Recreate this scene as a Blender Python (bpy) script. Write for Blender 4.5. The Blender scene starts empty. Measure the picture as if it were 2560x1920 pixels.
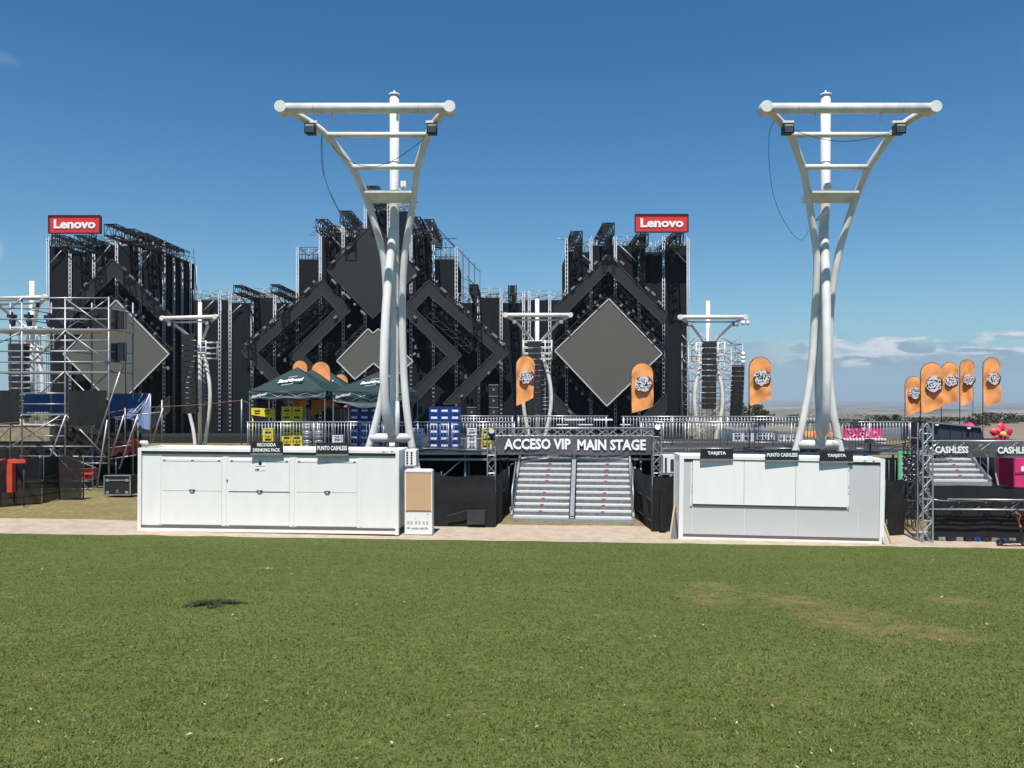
import bpy, math, random
import numpy as np
from mathutils import Vector, Matrix, noise
random.seed(7); rng = np.random.default_rng(7)
R = math.radians
scn = bpy.context.scene
COL = scn.collection
# ------------------------------------------------------------------ camera
F = 1970.0; HOR = 990.0; E = 4.15
cam_d = bpy.data.cameras.new('camera'); cam = bpy.data.objects.new('camera', cam_d); COL.objects.link(cam)
cam.location = (0, 0, E); cam.rotation_euler = (R(90), 0, 0)
cam_d.sensor_width = 36; cam_d.lens = 36*F/2560; cam_d.shift_y = 30/2560
cam_d.clip_start = 0.1; cam_d.clip_end = 60000
scn.camera = cam
# ------------------------------------------------------------------ light
SKY_LOW = (.64, .95, 1.10, 1); SKY_TOP = (.17, .67, 1.0, 1)   # colour of the air, low and high
SUN_EL, SUN_AZ = 65.0, 7.0           # azimuth: degrees to the left of straight behind the camera
w = bpy.data.worlds.new('World'); scn.world = w; w.use_nodes = True
nt = w.node_tree; nt.nodes.clear()
def N(t, typ, **k):
    n = t.nodes.new(typ)
    for a, b in k.items(): setattr(n, a, b)
    return n
wo = N(nt, 'ShaderNodeOutputWorld'); bg = N(nt, 'ShaderNodeBackground'); sky = N(nt, 'ShaderNodeTexSky')
sky.sky_type = 'NISHITA'; sky.sun_disc = False; sky.sun_elevation = R(SUN_EL)
sky.sun_rotation = R(180+SUN_AZ); sky.air_density = 1.25; sky.dust_density = 0.35; sky.ozone_density = 3.2; sky.altitude = 600
bg.inputs[1].default_value = 0.069
# clouds: real cloud colour mixed in by direction
tc = N(nt, 'ShaderNodeTexCoord'); sep = N(nt, 'ShaderNodeSeparateXYZ'); nt.links.new(tc.outputs['Generated'], sep.inputs[0])
def wm(op, a, b=None, c=None, clamp=False):
    n = N(nt, 'ShaderNodeMath', operation=op, use_clamp=clamp)
    for i, v in enumerate((a, b, c)):
        if v is None: continue
        if isinstance(v, (int, float)): n.inputs[i].default_value = v
        else: nt.links.new(v, n.inputs[i])
    return n.outputs[0]
def wramp(v, a, b):
    n = N(nt, 'ShaderNodeMapRange', interpolation_type='SMOOTHSTEP'); nt.links.new(v, n.inputs[0])
    n.inputs[1].default_value = a; n.inputs[2].default_value = b; return n.outputs[0]
mp = N(nt, 'ShaderNodeMapping'); mp.inputs['Scale'].default_value = (6, 6, 26); nt.links.new(tc.outputs['Generated'], mp.inputs[0])
nz = N(nt, 'ShaderNodeTexNoise'); nz.inputs['Scale'].default_value = 1.6; nz.inputs['Detail'].default_value = 8; nz.inputs['Roughness'].default_value = .62
nt.links.new(mp.outputs[0], nz.inputs[0])
X, Yv, Z = sep.outputs
vv = wm('SUBTRACT', Z, wm('MULTIPLY', wm('SUBTRACT', nz.outputs[0], .5), .085))
fx = wramp(X, 0.16, 0.42)
lowband = wm('MULTIPLY', wm('MULTIPLY', wm('SUBTRACT', 1.0, wramp(vv, .050, .066)), fx), .85)
def blob(dx, dz, rx, rz):
    ax = wm('DIVIDE', wm('SUBTRACT', X, dx), rx); az = wm('DIVIDE', wm('SUBTRACT', Z, dz), rz)
    d = wm('ADD', wm('MULTIPLY', ax, ax), wm('MULTIPLY', az, az))
    return wm('MULTIPLY', wm('SUBTRACT', 1.0, wramp(d, 0.0, 1.0)), wramp(nz.outputs[0], .38, .56))
bl = wm('ADD', wm('ADD', wm('MULTIPLY', blob(-0.515, .338, .022, .010), .07), wm('MULTIPLY', blob(-0.285, .441, .06, .008), .6)), wm('MULTIPLY', blob(-0.545, .155, .012, .014), .6))
mx0 = N(nt, 'ShaderNodeMixRGB'); hs = N(nt, 'ShaderNodeMixRGB', blend_type='MULTIPLY'); hs.inputs[0].default_value = 1; gr = N(nt, 'ShaderNodeMixRGB'); nt.links.new(wramp(Z, 0.0, 0.45), gr.inputs[0]); gr.inputs[1].default_value = SKY_LOW; gr.inputs[2].default_value = SKY_TOP; nt.links.new(gr.outputs[0], hs.inputs[2]); nt.links.new(sky.outputs[0], hs.inputs[1])
nt.links.new(lowband, mx0.inputs[0]); nt.links.new(hs.outputs[0], mx0.inputs[1]); mx0.inputs[2].default_value = (2.45, 3.2, 3.95, 1)
nz2 = N(nt, 'ShaderNodeTexNoise'); nz2.inputs['Scale'].default_value = 4.0; nz2.inputs['Detail'].default_value = 5; nt.links.new(mp.outputs[0], nz2.inputs[0])
rim = wm('MULTIPLY', wm('MULTIPLY', wramp(vv, .030, .052), wm('SUBTRACT', 1.0, wramp(vv, .056, .064))), wm('MULTIPLY', wramp(nz2.outputs[0], .42, .53), wramp(X, .26, .42)))
mx = N(nt, 'ShaderNodeMixRGB'); nt.links.new(wm('ADD', wm('MULTIPLY', rim, 1.0), bl, clamp=True), mx.inputs[0]); nt.links.new(mx0.outputs[0], mx.inputs[1]); mx.inputs[2].default_value = (8.6, 8.9, 9.0, 1)
nt.links.new(mx.outputs[0], bg.inputs[0]); nt.links.new(bg.outputs[0], wo.inputs[0])
sd = bpy.data.lights.new('sun', 'SUN'); sun = bpy.data.objects.new('sun', sd); COL.objects.link(sun)
sd.energy = 4.9; sd.angle = R(.53); sd.color = (1, .955, .89)
sv = Vector((-math.sin(R(SUN_AZ))*math.cos(R(SUN_EL)), -math.cos(R(SUN_AZ))*math.cos(R(SUN_EL)), math.sin(R(SUN_EL))))
sun.rotation_euler = sv.to_track_quat('Z', 'Y').to_euler(); sun.location = (0, -10, 40)
scn.view_settings.view_transform = 'Standard'; scn.view_settings.look = 'None'; scn.view_settings.gamma = 1
scn.view_settings.exposure = 0.50
scn.render.resolution_x = 1024; scn.render.resolution_y = 768
scn.render.engine = 'CYCLES'
scn.cycles.max_bounces = 6; scn.cycles.transparent_max_bounces = 16; scn.cycles.volume_bounces = 0

# ------------------------------------------------------------------ helpers
def P(px, py, Y): return Vector(((px-1280)/F*Y, Y, E-(py-HOR)/F*Y))
def XW(px, Y): return (px-1280)/F*Y
def ZW(py, Y): return E-(py-HOR)/F*Y
def lerp(a, b, t): return a+(b-a)*t
def h(x, y):
    lat = -0.015*max(-30, min(30, x))*max(0, min(1, y/18))
    if y < 22.4: b = 2.55*(1-y/22.4) if y > 0 else 2.55-0.03*y
    elif y < 30: b = 0
    elif y < 75: b = -1.3*(y-30)/45
    else: b = -1.3
    if y > 60: lat *= max(0, 1-(y-60)/60)
    return b+lat
MATS = {}
def mat(name, col, rough=.6, metal=0, var=.12, scale=3.0, bump=0, bscale=40, col2=None, spec=.5, alpha=0, stretch=None, detail=5):
    if name in MATS: return MATS[name]
    m = bpy.data.materials.new(name); m.use_nodes = True; t = m.node_tree
    b = t.nodes['Principled BSDF']; b.inputs['Roughness'].default_value = rough; b.inputs['Metallic'].default_value = metal
    b.inputs['Specular IOR Level'].default_value = spec
    tcn = N(t, 'ShaderNodeTexCoord'); src = tcn.outputs['Object']
    if stretch:
        mpn = N(t, 'ShaderNodeMapping'); mpn.inputs['Scale'].default_value = stretch; t.links.new(src, mpn.inputs[0]); src = mpn.outputs[0]
    n = N(t, 'ShaderNodeTexNoise'); n.inputs['Scale'].default_value = scale; n.inputs['Detail'].default_value = detail; t.links.new(src, n.inputs[0])
    r = N(t, 'ShaderNodeValToRGB'); r.color_ramp.elements[0].position = .32; r.color_ramp.elements[1].position = .68
    c2 = col2 or tuple(c*(1-var) for c in col); c1 = tuple(min(1, c*(1+var*.4)) for c in col)
    r.color_ramp.elements[0].color = (*c2, 1); r.color_ramp.elements[1].color = (*c1, 1)
    t.links.new(n.outputs[0], r.inputs[0]); t.links.new(r.outputs[0], b.inputs['Base Color'])
    if bump:
        n2 = N(t, 'ShaderNodeTexNoise'); n2.inputs['Scale'].default_value = bscale; n2.inputs['Detail'].default_value = 6; t.links.new(src, n2.inputs[0])
        bp = N(t, 'ShaderNodeBump'); bp.inputs['Strength'].default_value = bump; bp.inputs['Distance'].default_value = .05
        t.links.new(n2.outputs[0], bp.inputs['Height']); t.links.new(bp.outputs[0], b.inputs['Normal'])
    if alpha:
        b.inputs['Alpha'].default_value = 1-alpha
    MATS[name] = m; return m
class MB:
    def __init__(s): s.v = []; s.f = []; s.sm = []
    def add(s, vs, fs, smooth=False):
        o = len(s.v); s.v += [tuple(v) for v in vs]; s.f += [tuple(i+o for i in f) for f in fs]; s.sm += [smooth]*len(fs)
        return s
    def box(s, x0, x1, y0, y1, z0, z1):
        return s.add([(x0,y0,z0),(x1,y0,z0),(x1,y1,z0),(x0,y1,z0),(x0,y0,z1),(x1,y0,z1),(x1,y1,z1),(x0,y1,z1)],
              [(0,3,2,1),(4,5,6,7),(0,1,5,4),(1,2,6,5),(2,3,7,6),(3,0,4,7)])
    def cbox(s, c, sx, sy, sz): return s.box(c[0]-sx/2, c[0]+sx/2, c[1]-sy/2, c[1]+sy/2, c[2]-sz/2, c[2]+sz/2)
    def bar(s, A, B, wd, ht, up=(0,0,1)):
        A = Vector(A); B = Vector(B); d = (B-A).normalized(); up = Vector(up)
        if abs(d.dot(up)) > .98: up = Vector((0,1,0))
        sd_ = d.cross(up).normalized(); u = sd_.cross(d)
        vs = [p+sd_*a*wd/2+u*b*ht/2 for p in (A, B) for a, b in ((-1,-1),(1,-1),(1,1),(-1,1))]
        return s.add(vs, [(0,1,2,3),(7,6,5,4),(0,4,5,1),(1,5,6,2),(2,6,7,3),(3,7,4,0)])
    def tube(s, A, B, r, n=8, r2=None, cap=True): return s.path([A, B], [r, r if r2 is None else r2], n, cap)
    def path(s, pts, r, n=8, cap=True):
        pts = [Vector(p) for p in pts]; m = len(pts); rr = r if isinstance(r, (list, tuple)) else [r]*m
        vs = []; ref = None
        for i, p in enumerate(pts):
            d = (pts[min(i+1, m-1)]-pts[max(i-1, 0)])
            if d.length < 1e-9: d = Vector((0,0,1))
            d.normalize()
            if ref is None:
                ref = Vector((0,0,1)) if abs(d.z) < .9 else Vector((0,1,0))
                a = d.cross(ref).normalized()
            else: a = (a-d*a.dot(d)).normalized()
            b = d.cross(a)
            vs += [p+(a*math.cos(2*math.pi*k/n)+b*math.sin(2*math.pi*k/n))*rr[i] for k in range(n)]
        fs = [(i*n+k, i*n+(k+1)%n, (i+1)*n+(k+1)%n, (i+1)*n+k) for i in range(m-1) for k in range(n)]
        s.add(vs, fs, n > 4)
        if cap:
            o = len(s.v)-m*n
            s.f += [tuple(o+k for k in reversed(range(n))), tuple(o+(m-1)*n+k for k in range(n))]; s.sm += [False, False]
        return s
    def prism(s, poly, off):
        n = len(poly); off = Vector(off); vs = [Vector(p) for p in poly]+[Vector(p)+off for p in poly]
        return s.add(vs, [tuple(range(n)), tuple(reversed(range(n, 2*n)))]+[(i, i+n, (i+1) % n+n, (i+1) % n) for i in range(n)])
    def quad(s, *p): return s.add(p, [tuple(range(len(p)))])
    def truss(s, A, B, wd, r, seg=None, up=(0,0,1), n=4, lace=True):
        A = Vector(A); B = Vector(B); d = B-A; L = d.length; d.normalize(); up = Vector(up)
        if abs(d.dot(up)) > .95: up = Vector((0,1,0))
        sx = d.cross(up).normalized(); u = sx.cross(d); k = max(1, round(L/(seg or wd*1.25)))
        cs = [(-1,-1),(1,-1),(1,1),(-1,1)]
        C = [[A+d*(L*i/k)+(sx*a+u*b)*wd/2 for a, b in cs] for i in range(k+1)]
        for j in range(4): s.path([C[0][j], C[-1][j]], r, max(n, 5), False)
        for i in range(k):
            for j in range(4):
                q = (j+1) % 4
                a, b = (C[i][j], C[i+1][q]) if (i+j) % 2 == 0 else (C[i][q], C[i+1][j])
                s.path([a, b], r*.6, n, False)
                if i % 2 == 0: s.path([C[i][j], C[i][q]], r*.6, n, False)
        return s
    def grid(s, fn, nu, nv, smooth=True):
        vs = [fn(i/nu, j/nv) for j in range(nv+1) for i in range(nu+1)]
        return s.add(vs, [(j*(nu+1)+i, j*(nu+1)+i+1, (j+1)*(nu+1)+i+1, (j+1)*(nu+1)+i) for j in range(nv) for i in range(nu)], smooth)
    def build(s, name, m, parent=None, world=False):
        me = bpy.data.meshes.new(name)
        v = s.v
        if world and parent is not None:
            o = OFF[parent]; v = [(a[0]-o[0], a[1]-o[1], a[2]-o[2]) for a in v]
        me.from_pydata(v, [], s.f); me.materials.append(m)
        me.polygons.foreach_set('use_smooth', s.sm); me.update()
        ob = bpy.data.objects.new(name, me); COL.objects.link(ob)
        if parent is not None: ob.parent = parent
        OFF[ob] = OFF[parent] if parent is not None else (0, 0, 0)
        return ob
OFF = {}
USED = set()
def tag(o, label, cat, group=None, kind=None):
    if label: o['label'] = label
    if cat: o['category'] = cat
    if group: o['group'] = group
    if kind: o['kind'] = kind
    return o
def thing(name, loc, label, cat, group=None, rot=(0,0,0)):
    o = bpy.data.objects.new(name, None); COL.objects.link(o); o.location = loc; o.rotation_euler = rot
    o.empty_display_size = .3; OFF[o] = tuple(loc)
    return tag(o, label, cat, group)
def copy_tree(o, parent=None):
    c = o.copy(); COL.objects.link(c); c.parent = parent
    for ch in [q for q in o.children]: copy_tree(ch, c)
    return c
def text_obj(txt, origin, right, up, width, height, m, parent, world=False, bold=.0, shear=0, extr=.004, name='lettering', spacing=1.0, align='C'):
    cu = bpy.data.curves.new('t', 'FONT'); cu.body = txt; cu.size = 1; cu.offset = bold; cu.shear = shear; cu.extrude = 0.02; cu.resolution_u = 2
    cu.space_character = spacing; cu.align_x = 'CENTER'; cu.space_line = .85
    t = bpy.data.objects.new('t', cu); COL.objects.link(t)
    dg = bpy.context.evaluated_depsgraph_get(); me = bpy.data.meshes.new_from_object(t.evaluated_get(dg))
    vs = np.array([v.co[:] for v in me.vertices]); fs = [tuple(p.vertices) for p in me.polygons]
    bpy.data.objects.remove(t); bpy.data.curves.remove(cu); bpy.data.meshes.remove(me)
    mn, mxx = vs.min(0), vs.max(0); c = (mn+mxx)/2; sc = ((width/(mxx[0]-mn[0])), (height/(mxx[1]-mn[1])))
    right = Vector(right).normalized(); up = Vector(up).normalized(); nrm = right.cross(up); o = Vector(origin)
    mb = MB(); mb.add([o+right*((v[0]-c[0])*sc[0])+up*((v[1]-c[1])*sc[1])+nrm*(v[2]/.02*extr) for v in vs], fs)
    return mb.build(name, m, parent, world)
RX, UP = Vector((1,0,0)), Vector((0,0,1))

# ------------------------------------------------------------------ materials
M_white = mat('white_paint', (.78,.775,.755), .45, var=.06, scale=1.5)
M_mast = mat('mast_paint', (.70,.69,.66), .42, var=.16, scale=2.6, bump=.05, stretch=(1,1,.5))
M_cont = mat('container_white', (.78,.77,.745), .4, var=.03, scale=2.2, stretch=(1.5,1.5,.5))
M_contg = mat('container_panel_grey', (.52,.525,.52), .45, var=.03, scale=1.0)
M_joint_shade = mat('joint_and_painted_shade_brown', (.12,.10,.09), .6)  # brown of joints and edges, also of shade painted along the container rails
M_black = mat('black_paint', (.018,.018,.02), .5, var=.3)
M_drape = mat('black_drape', (.008,.010,.0135), .85, var=.35, scale=1.2, stretch=(1,1,.12), bump=.2, bscale=6, spec=.25)
M_led = mat('led_screen_grey', (.095,.092,.081), .55, var=.04, scale=.4)
M_ledd = mat('led_screen_dark', (.0155,.015,.0145), .55, var=.08, scale=.4)
M_alu = mat('aluminium', (.42,.43,.45), .35, .55, var=.15, scale=9)
M_galv = mat('galvanised_steel', (.33,.34,.36), .42, .5, var=.2, scale=6)
M_post = mat('scaffold_post', (.42,.43,.45), .5, .3, var=.25, scale=8)
M_dgal = mat('dark_steel', (.05,.055,.06), .5, .3, var=.3)
M_tent = mat('green_canvas', (.008,.029,.031), .75, var=.2, scale=3, bump=.1, bscale=12)
M_orange = mat('orange_fabric', (.80,.32,.10), .8, var=.10, scale=4, bump=.08, bscale=8)
M_red = mat('red_sign', (.62,.03,.03), .5, var=.05)
M_redb = mat('red_plastic', (.55,.06,.03), .5, var=.2)
M_spot = mat('spotlight_grey', (.16,.165,.175), .5, .3, var=.4, scale=9)
M_seam = mat('seam_grey', (.085,.083,.075), .6)
M_spot2 = mat('lamp_bar_grey', (.22,.225,.235), .5, .2, var=.4, scale=5)
M_txt = mat('white_lettering', (.82,.82,.82), .5, var=.03)
M_mesh = mat('mesh_cloth', (.008,.008,.009), .9, var=.4, scale=5, alpha=.07)
M_mesh2 = mat('opaque_mesh_cloth', (.008,.008,.009), .9, var=.6, scale=2.2, bump=.3, bscale=7)
M_banner = mat('grey_banner', (.085,.088,.095), .8, var=.18, scale=6, alpha=.12)
M_yel = mat('yellow_plastic', (.75,.62,.03), .5, var=.12, scale=9)
M_blue = mat('blue_plastic', (.012,.05,.26), .45, var=.25, scale=9)
M_blk = mat('near_black', (.008,.008,.009), .5, var=.2)
M_maroon = mat('maroon_print', (.16,.015,.02), .7)
M_wood = mat('plywood', (.45,.30,.16), .7, var=.2, scale=12)
M_kraft = mat('kraft_screen_cover', (.56,.36,.20), .6, var=.06, scale=2)
M_pink = mat('magenta_panel', (.60,.03,.17), .5, var=.08)
M_navy = mat('navy_container', (.03,.042,.06), .5, var=.1)
M_green = mat('light_green_panel', (.10,.50,.20), .6, var=.08)
M_glass = mat('dark_glass', (.03,.035,.04), .15, var=.1)
M_lens = mat('lamp_lens', (.35,.36,.36), .2, var=.3, scale=20)
M_tarp = mat('blue_tarp', (.03,.07,.20), .6, var=.8, scale=4, col2=(.08,.11,.16))

# ------------------------------------------------------------------ ground
def gmat(name, cols, scales, bump=.3, bscale=60, rough=.95):
    m = bpy.data.materials.new(name); m.use_nodes = True; t = m.node_tree; b = t.nodes['Principled BSDF']
    b.inputs['Roughness'].default_value = rough; b.inputs['Specular IOR Level'].default_value = .1
    tcn = N(t, 'ShaderNodeTexCoord'); last = None
    for i, (c, sc) in enumerate(zip(cols, [1]+list(scales))):
        if i == 0:
            last = N(t, 'ShaderNodeRGB'); last.outputs[0].default_value = (*c, 1); last = last.outputs[0]; continue
        n = N(t, 'ShaderNodeTexNoise'); n.inputs['Scale'].default_value = sc; n.inputs['Detail'].default_value = 8; n.inputs['Roughness'].default_value = .62
        t.links.new(tcn.outputs['Object'], n.inputs[0])
        r = N(t, 'ShaderNodeMapRange'); r.inputs[1].default_value = .46; r.inputs[2].default_value = .62; t.links.new(n.outputs[0], r.inputs[0])
        x = N(t, 'ShaderNodeMixRGB'); t.links.new(r.outputs[0], x.inputs[0]); t.links.new(last, x.inputs[1]); x.inputs[2].default_value = (*c, 1); last = x.outputs[0]
    t.links.new(last, b.inputs['Base Color'])
    n2 = N(t, 'ShaderNodeTexNoise'); n2.inputs['Scale'].default_value = bscale; n2.inputs['Detail'].default_value = 8; t.links.new(tcn.outputs['Object'], n2.inputs[0])
    bp = N(t, 'ShaderNodeBump'); bp.inputs['Strength'].default_value = bump; bp.inputs['Distance'].default_value = .04
    t.links.new(n2.outputs[0], bp.inputs['Height']); t.links.new(bp.outputs[0], b.inputs['Normal'])
    return m
def sheet(name, x0, x1, y0, y1, nx, ny, m, dz=0, edge0=None, edge1=None):
    mb = MB()
    def fn(u, v):
        x = lerp(x0, x1, u); ya = y0+(edge0(x) if edge0 else 0); yb = y1+(edge1(x) if edge1 else 0)
        y = lerp(ya, yb, v); return (x, y, h(x, y)+dz)
    mb.grid(fn, nx, ny); o = mb.build(name, m); tag(o, None, None, kind='structure'); return o
def lawn_edge(x): return .16*noise.noise((x*.9, 5.1, 0))+.05*noise.noise((x*13, 4.1, 0))+.10*noise.noise((x*.35, 3.1, 0))+.05*noise.noise((x*1.9, 8.1, 0))+.025*noise.noise((x*6, 1.1, 0))
def dry_edge(x): return .45*noise.noise((x*.3, 7.7, 0))+.12*noise.noise((x*1.8, 2.2, 0))
PATCH = [(4.1,9.3,.75,1.3),(3.9,10.9,.6,.9),(2.8,11.2,.45,.9),(4.6,8.6,.5,.6),(3.2,12.6,.4,.6),(6.3,11.2,.45,.6),(2.05,5.8,.22,.16)]
def patch_mask(t, s):
    def mm(op, a, c):
        n = N(t, 'ShaderNodeMath', operation=op)
        for i, v in enumerate((a, c)):
            if isinstance(v, (int, float)): n.inputs[i].default_value = v
            else: t.links.new(v, n.inputs[i])
        return n.outputs[0]
    tot = None
    for (px_, py_, ra, rb) in PATCH:
        ax = mm('DIVIDE', mm('SUBTRACT', s.outputs[0], px_), ra); ay = mm('DIVIDE', mm('SUBTRACT', s.outputs[1], py_), rb)
        d = mm('ADD', mm('MULTIPLY', ax, ax), mm('MULTIPLY', ay, ay))
        r = N(t, 'ShaderNodeMapRange'); r.inputs[1].default_value = 1.3; r.inputs[2].default_value = 0; t.links.new(d, r.inputs[0])
        tot = r.outputs[0] if tot is None else mm('MAXIMUM', tot, r.outputs[0])
    return tot
def lawn_material():
    m = bpy.data.materials.new('lawn_turf'); m.use_nodes = True; t = m.node_tree; b = t.nodes['Principled BSDF']
    b.inputs['Roughness'].default_value = .95; b.inputs['Specular IOR Level'].default_value = .1
    g = N(t, 'ShaderNodeNewGeometry'); s = N(t, 'ShaderNodeSeparateXYZ'); t.links.new(g.outputs['Position'], s.inputs[0])
    def mm(op, a, c):
        n = N(t, 'ShaderNodeMath', operation=op)
        for i, v in enumerate((a, c)):
            if isinstance(v, (int, float)): n.inputs[i].default_value = v
            else: t.links.new(v, n.inputs[i])
        return n.outputs[0]
    def nse(sc, a, c, det=6):
        n = N(t, 'ShaderNodeTexNoise'); n.inputs['Scale'].default_value = sc; n.inputs['Detail'].default_value = det; t.links.new(g.outputs['Position'], n.inputs[0])
        r = N(t, 'ShaderNodeMapRange'); r.inputs[1].default_value = a; r.inputs[2].default_value = c; t.links.new(n.outputs[0], r.inputs[0]); return r.outputs[0]
    def mixc(f, a, c):
        x = N(t, 'ShaderNodeMixRGB'); t.links.new(f, x.inputs[0])
        for i, v in ((1, a), (2, c)):
            if isinstance(v, tuple): x.inputs[i].default_value = (*v, 1)
            else: t.links.new(v, x.inputs[i])
        return x.outputs[0]
    base = mixc(nse(.55, .38, .62), (.088,.118,.024), (.112,.146,.034))
    base = mixc(nse(14, .40, .62), base, (.075,.088,.024)); base = mixc(nse(38, .52, .66), base, (.030,.040,.010))
    base = mixc(mm('MULTIPLY', nse(4.5, .56, .70), .5), base, (.17,.155,.06))
    tot = patch_mask(t, s)
    pm = mm('MULTIPLY', mm('MULTIPLY', tot, nse(3.2, .36, .60)), .78)
    base = mixc(pm, base, (.19,.14,.06))
    t.links.new(base, b.inputs['Base Color'])
    n2 = N(t, 'ShaderNodeTexNoise'); n2.inputs['Scale'].default_value = 35; n2.inputs['Detail'].default_value = 8; t.links.new(g.outputs['Position'], n2.inputs[0])
    bp = N(t, 'ShaderNodeBump'); bp.inputs['Strength'].default_value = .6; bp.inputs['Distance'].default_value = .03
    t.links.new(n2.outputs[0], bp.inputs['Height']); t.links.new(bp.outputs[0], b.inputs['Normal'])
    return m
M_lawn = lawn_material()
lawn = sheet('lawn', -45, 45, -20, 22.4, 360, 60, M_lawn, 0.03, edge1=lawn_edge)
path_ = sheet('path', -45, 45, 22.2, 25.3, 120, 6, gmat('path_sand', [(.40,.325,.245),(.37,.30,.225),(.43,.355,.275),(.34,.275,.205)], [.9, 6, 2.3], .12, 90), .004, edge1=dry_edge)
dryg = sheet('dry_ground', -60, 60, 24.6, 150, 120, 90, gmat('dry_grass', [(.22,.17,.075),(.28,.22,.11),(.13,.12,.045),(.16,.13,.06)], [.8, 5, 16], .5, 40), 0)
# the wide terrain out to the mountains
def hfar(x, y):
    r = math.hypot(x, y)
    z = -1.6
    if r > 190:
        t = min(1, (r-190)/900); t = t*t*(3-2*t); z = -1.6-74*t
    if r > 500:
        a = min(1, (r-500)/700)*max(0, 1-(r-2600)/1500) if r < 4100 else 0
        n = noise.fractal((x/430+3, y/330+1, .3), 1, 2, 5)
        z += a*(16+34*n)
    if r > 400: z = min(z, 4.15-r*(.0212+.004*noise.noise((x/500, y/500, 7))))
    if 3200 < r < 5600:
        n = noise.fractal((x/1400+8, y/700, 1.3), 1, 2, 4); z += 42*max(0, n+.3)*math.sin(math.pi*(r-3200)/2400)
    if r > 13500:
        t = min(1, (r-13500)/2200)
        th = math.atan2(x, y)
        z += t*(84+190*max(0, .62+.9*noise.fractal((th*5+2.2, .5, .1), 1, 2, 5)))
    return z
def far_terrain():
    rs = [0, 60, 120, 150, 165, 180, 200]+[200*1.045**i for i in range(1, 103)]; na = 720
    vs = []; 
    for r in rs:
        for k in range(na):
            a = 2*math.pi*k/na; x = r*math.sin(a); y = r*math.cos(a)
            z = max(-98, hfar(x, y)) if r > 150 else (-1.9 if y > 20 else -1.2)
            vs.append((x, y, z))
    fs = [(i*na+k, i*na+(k+1) % na, (i+1)*na+(k+1) % na, (i+1)*na+k) for i in range(len(rs)-1) for k in range(na)]
    mb = MB(); mb.add(vs, fs, True)
    m = gmat('countryside', [(.19,.155,.12),(.12,.10,.075),(.27,.225,.175),(.035,.045,.035)], [.0022, .006, .0032], .2, .02)
    o = mb.build('terrain', m); tag(o, None, None, kind='structure'); return o, rs[-1]
terr, RMAX = far_terrain()

# ------------------------------------------------------------------ grass stuff
M_blade = bpy.data.materials.new('grass_blade'); M_blade.use_nodes = True
_t = M_blade.node_tree; _b = _t.nodes['Principled BSDF']; _b.inputs['Roughness'].default_value = .7; _b.inputs['Specular IOR Level'].default_value = .2
_g = N(_t, 'ShaderNodeNewGeometry'); _r = N(_t, 'ShaderNodeValToRGB')
_r.color_ramp.elements[0].color = (.072,.098,.020,1); _r.color_ramp.elements[1].color = (.145,.175,.048,1)
e = _r.color_ramp.elements.new(.5); e.color = (.102,.136,.028,1); e = _r.color_ramp.elements.new(.93); e.color = (.124,.158,.038,1)
_r.color_ramp.elements[-1].position = 1.0; _r.color_ramp.elements[-1].color = (.26,.25,.12,1)
_t.links.new(_g.outputs['Random Per Island'], _r.inputs[0])
_x = N(_t, 'ShaderNodeMixRGB'); _t.links.new(_r.outputs[0], _x.inputs[1])
_mp = N(_t, 'ShaderNodeMapping'); _mp.inputs['Scale'].default_value = (.35, 1.5, 1); _mp.inputs['Rotation'].default_value = (0,0,.25); _t.links.new(_g.outputs['Position'], _mp.inputs[0]); _n = N(_t, 'ShaderNodeTexNoise'); _n.inputs['Scale'].default_value = .8; _n.inputs['Detail'].default_value = 4; _t.links.new(_mp.outputs[0], _n.inputs[0])
_m = N(_t, 'ShaderNodeMapRange'); _m.inputs[1].default_value = .42; _m.inputs[2].default_value = .66; _m.inputs[4].default_value = .7; _t.links.new(_n.outputs[0], _m.inputs[0])
_t.links.new(_m.outputs[0], _x.inputs[0]); _x.inputs[2].default_value = (.145,.158,.048,1)
_s = N(_t, 'ShaderNodeSeparateXYZ'); _t.links.new(_g.outputs['Position'], _s.inputs[0]); _pm = patch_mask(_t, _s)
_n3 = N(_t, 'ShaderNodeTexNoise'); _n3.inputs['Scale'].default_value = 3.2; _n3.inputs['Detail'].default_value = 6; _t.links.new(_g.outputs['Position'], _n3.inputs[0])
_m3 = N(_t, 'ShaderNodeMapRange'); _m3.inputs[1].default_value = .34; _m3.inputs[2].default_value = .6; _t.links.new(_n3.outputs[0], _m3.inputs[0])
_mu = N(_t, 'ShaderNodeMath', operation='MULTIPLY'); _t.links.new(_pm, _mu.inputs[0]); _t.links.new(_m3.outputs[0], _mu.inputs[1])
_mu2 = N(_t, 'ShaderNodeMath', operation='MULTIPLY'); _t.links.new(_mu.outputs[0], _mu2.inputs[0]); _mu2.inputs[1].default_value = .8
_x2 = N(_t, 'ShaderNodeMixRGB'); _t.links.new(_mu2.outputs[0], _x2.inputs[0]); _t.links.new(_x.outputs[0], _x2.inputs[1]); _x2.inputs[2].default_value = (.20,.15,.062,1)
_n4 = N(_t, 'ShaderNodeTexNoise'); _n4.inputs['Scale'].default_value = 1.7; _n4.inputs['Detail'].default_value = 7; _n4.inputs['Roughness'].default_value = .7; _t.links.new(_g.outputs['Position'], _n4.inputs[0])
_m4 = N(_t, 'ShaderNodeMapRange'); _m4.inputs[1].default_value = .50; _m4.inputs[2].default_value = .68; _m4.inputs[4].default_value = .55; _t.links.new(_n4.outputs[0], _m4.inputs[0])
_x4 = N(_t, 'ShaderNodeMixRGB'); _t.links.new(_m4.outputs[0], _x4.inputs[0]); _t.links.new(_x2.outputs[0], _x4.inputs[1]); _x4.inputs[2].default_value = (.070,.085,.022,1); _t.links.new(_x4.outputs[0], _b.inputs['Base Color'])
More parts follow.
